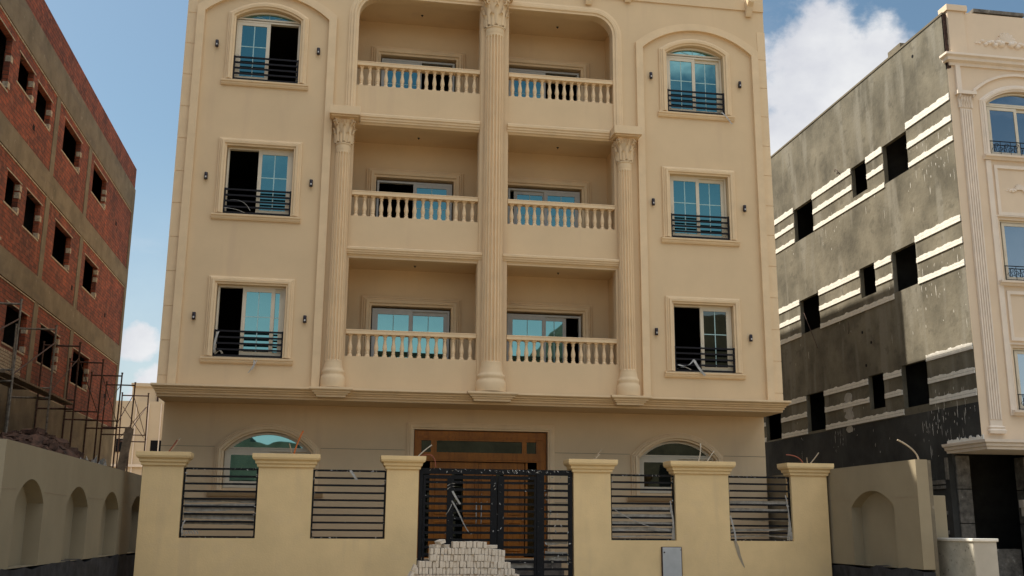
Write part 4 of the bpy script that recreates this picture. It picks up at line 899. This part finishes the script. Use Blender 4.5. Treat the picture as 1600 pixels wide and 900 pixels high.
mb = MB(); mb.sweep([(XW+.10, .1), (XW+.10, 0), (34, 0)], [(-a, h) for a, h in [(0, 0), (.05, 0), (.06, .08), (.16, .12), (.17, .20), (.24, .24), (.24, .30), (0, .33)]], XY(13.98)); mb.build('cornice', M['rbtrim'], RBd)
mb = MB(); pts = [(0, 0)]; n = 30
L_ = [(-.08, 15.5)]; ed = [( .10+.035*random.uniform(-1, 1), 15.5-i*.055) for i in range(n)]
plate(mb, [(XW-.0, 15.52)]+[(XW-.0, 13.88)]+[(x+XW, z) for x, z in ed[::-1]], [], FZ, .012, -.05); mb.build('raw_wall_edge', M['lintel'], RBd)
mb = MB(); mb.box(XW+.20, XW+.34, -.08, 0, 13.25, 13.98); mb.build('pilaster_stub', M['rbtrim'], RBd)
# fluted pilaster with capital
mb = MB()
x0, x1 = XW+.24, XW+.58; mb.box(x0, x1, -.05, 0, 4.10, 12.75)
nfl = 5; wf = (x1-x0)/nfl
for i in range(nfl): mb.box(x0+wf*i+.012, x0+wf*(i+1)-.012, -.075, -.05, 4.35, 12.70)
pl_ = mb.build('fluted_pilaster', M['rbtrim'], RBd, bevel=.005)
mb = MB(); mb.sweep([(x0, .0), (x0, -.05), (x1, -.05), (x1, .0)], [(-.0, 0), (-.05, .0), (-.07, .08), (-.03, .12), (-.05, .16), (-.0, .2)], XY(4.0)); mb.build('pilaster_base', M['rbtrim'], pl_)
mb = MB(); mb.box(x0-.03, x1+.03, -.07, 0, 12.75, 13.12); mb.box(x0-.09, x1+.13, -.16, 0, 13.12, 13.22)
for i in range(5): leaf(mb, x0+(x1-x0)*(i+.5)/5, .02, -math.pi/2, .08, 12.77, .2, .075, .05)
for i in range(4): leaf(mb, x0+(x1-x0)*(i+.5)/4, .0, -math.pi/2, .08, 12.88, .24, .09, .07)
for xx in (x0-.02, x1+.03): volute(mb, xx, -.10, -math.pi/2, .02, 13.05, .055, 0)
mb.build('capital', M['rbtrim'], pl_)
def shell(cx, cz, w, h, y, parent):
    mb = MB(); n = 13
    for i in range(n):
        a = math.pi*(i+.5)/n; L = h*(.95 if i % 2 else .85); mb.tube((cx+cos(a)*.05, y-.03, cz), (cx+cos(a)*L*.95, y-.02, cz+sin(a)*L), .02, 6, .055*h/.3)
    for s in (-1, 1):
        for i in range(9):
            t = i/8; x = cx+s*(.1*h+.12+(w/2-.25)*t); r_ = (.11-.07*t)*h/.3; z = cz-.05*h/.3+.05*math.sin(i*2.3)*h/.3
            mb.lathe([(r_*.2, z-r_*.8), (r_*.8, z-r_*.5), (r_, z), (r_*.8, z+r_*.5), (r_*.2, z+r_*.8)], x, y, 8)
    mb.build('plaster_ornament', M['rbtrim'], parent)
shell(17.85, 14.80, 2.0, .30, 0, RBd); shell(17.78, 10.52, 1.0, .16, 0, RBd); shell(17.95, 7.12, .9, .12, 0, RBd); shell(22.3, 14.8, 2.0, .30, 0, RBd)
# outer arch moulding and window surrounds
mb = MB(); mb.sweep(arcpts(16.72, 19.48, 13.24, 13.80), [(0, 0), (0, .06), (-.07, .06), (-.08, 0)], FZ); mb.build('arch_moulding', M['rbtrim'], RBd)
for (a, b, z0, z1, ap) in ((wx0, wx1, 11.45, 12.95, 13.36), (wx0+.08, wx1, 7.98, 9.66, None), (wx0+.08, wx1, 4.60, 6.22, None), (21.2, 23.4, 11.45, 12.95, 13.36), (21.2, 23.4, 7.98, 9.66, None), (21.2, 23.4, 4.6, 6.22, None)):
    w = outframe(a+.01, b-.01, z0+.01, z1, .12, RBd, w=.05); mid = (a+b)/2-.15
    gm = M['glassgrey']; sash(a+.10, mid+.05, z0+.06, z1-.06, .10, w, gm, st=.08, grid=False); sash(mid-.05, b-.06, z0+.06, z1-.06, .15, w, gm, st=.08, grid=False)
    t = MB()
    if ap:
        t.sweep([(b, z0)]+arcpts(a, b, z1, ap)+[(a, z0)], [(-o_, h_) for o_, h_ in prof(.18, .09)], FZ)
        f = MB(); plate(f, arcpts(a+.012, b-.012, z1+.005, ap-.012), [arcpts(a+.16, b-.16, z1+.05, ap-.06)], XZ(.12), .05, -.04); f.build('fanlight_frame', M['frame'], w)
        f = MB(); plate(f, arcpts(a+.15, b-.15, z1+.045, ap-.055), [], XZ(.12), .004, -.006); f.build('glass_pane', gm, w)
    else: t.sweep([(b, z0), (b, z1+.08), (a-.08, z1+.08), (a-.08, z0)], [(-o_, h_) for o_, h_ in [(0, 0), (0, .05), (.03, .055), (.03, 0)]], FZ)
    t.build('architrave', M['rbtrim'], w)
    s = MB(); s.sweep([(a-.22, z0-.13), (b+.2, z0-.13)], [(0, 0), (0, .06), (.05, .10), (.07, .16), (.125, .17), (.13, 0)], FZ); s.build('sill', M['rbtrim'], w)
    r_ = MB(); zb, zt_ = z0+.03, z0+.42; y = -.03
    r_.box(a, b, y-.012, y+.012, zt_-.02, zt_); r_.box(a, b, y-.012, y+.012, zb, zb+.02); x = a+.02
    while x < b: r_.tube((x, y, zb), (x, y, zt_), .008, 5); x += .30
    x = a+.17
    while x < b-.1:
        for s_ in (-1, 1):
            pts = [(x+s_*.03+s_*.075*(1-t*.7)*cos(t*7)*1.0, y-.004, (zb+zt_)/2+s_*.06+.08*(1-t*.7)*sin(t*7)) for t in [i/16 for i in range(17)]]
            r_.path(pts, .008, 4)
        x += .30
    r_.build('guard_rail', M['ironclean'], w)
mb = MB(); mb.box(16.85, 17.00, -.05, 0, 4.47, 11.3); mb.build('vertical_moulding', M['rbtrim'], RBd)
for z0, z1 in ((9.78, 11.18), (6.40, 7.72)):
    mb = MB(); mb.sweep([(17.08, z0), (19.2, z0), (19.2, z1), (17.08, z1)], [(0, 0), (0, .045), (.09, .045), (.10, 0)], FZ, closed=True); mb.build('panel_moulding', M['rbtrim'], RBd)
# canopy edge over the porch
mb = MB(); mb.sweep([(XW+.03, 1.58), (XW+.03, -.16), (34, -.16)], [(-a, h) for a, h in [(0, 0), (.03, 0), (.04, .06), (.09, .08), (.10, .14), (.16, .17), (.17, .24), (0, .255)]], XY(3.60)); mb.box(XW+.03, 34, -.159, 1.58, 3.605, 3.85); mb.build('porch_canopy', M['rbtrim'], RBd)
mb = MB(); v = [];  n = 30
top_ = [(1.5-(1.5+.1)*i/n, 3.93+random.uniform(-.03, .06)) for i in range(n+1)]; plate(mb, [(-.1, 3.855), (1.5, 3.855)]+top_, [], TW, .02, 0); mb.build('white_band', M['whitepaint'], RBd)
for k in range(4):
    mb = MB(); mb.box(XW+.18, XW+.58, 1.50, 1.9, .05+.88*k, .05+.88*k+.86) if k else mb.box(XW+.18, XW+.58, 1.5, 1.9, .0, .91); mb.build('stone_block', M['stone'], RBd, bevel=.012)
for k in range(4):
    mb = MB(); mb.box(18.15, 18.6, 1.50, 1.9, .05+.88*k, .05+.88*k+.86); mb.build('stone_block', M['stone'], RBd, bevel=.012)
mb = MB(); mb.box(18.6, 34, 1.6, 1.85, 0, 3.6); mb.build('porch_wall', M['stone'], RBd)
mb = MB(); mb.box(XW+.25, 33.75, .3, 1.6, 3.855, 4.1); mb.build('porch_ceiling', M['room'], RBd)
mb = MB(); mb.box(17.9, 18.5, 1.30, 1.50, 2.22, 2.42); mb.box(17.95, 18.4, 1.34, 1.5, 2.0, 2.22); mb.build('porch_bracket', M['rbtrim'], RBd)
mb = MB(); mb.box(XW+.62, 18.1, 1.9, 2.1, 0, 1.15); mb.build('porch_step', M['stone'], RBd)

# ------------------------------------------------------------------ buildings across the street (behind the camera, seen in the glass)
M['streetwall'] = mat('unpainted_block_wall', (.115, .105, .075), .9, .2, 1.2)
for (x0, x1, z, lab) in ((-16, 2.5, 6.3, 'low grey block across the street with a stepped roof, mirrored in the ground floor glass'), (3.5, 13.6, 8.8, 'middle grey block across the street, mirrored in the glass over the entrance'), (14.3, 32, 14.6, 'tall unpainted block across the street mirrored in the right hand glass')):
    E_ = empty('street_building', ((x0+x1)/2, -48, 0), lab, 'building')
    mb = MB(); mb.box(x0, x1, -56, -42, 0, z)
    if z < 7: mb.box(x0+6, x1-5, -54, -42.02, z, z+.5); mb.box(x0+8, x1-8, -52, -43, z+.5, z+1.0)
    else: mb.box(x0+1.5, x1-1.5, -54, -42.5, z, z+1.4)
    mb.build('wall', M['streetwall'], E_)
    fl = 1
    while fl*3.2 < z:
        x = x0+1.2
        while x < x1-2.2:
            w_ = MB(); w_.box(x, x+1.5, -42.0, -41.97, fl*3.2-2.0, fl*3.2-.6); w_.build('window', M['dark'], E_); x += 3.1
        fl += 1
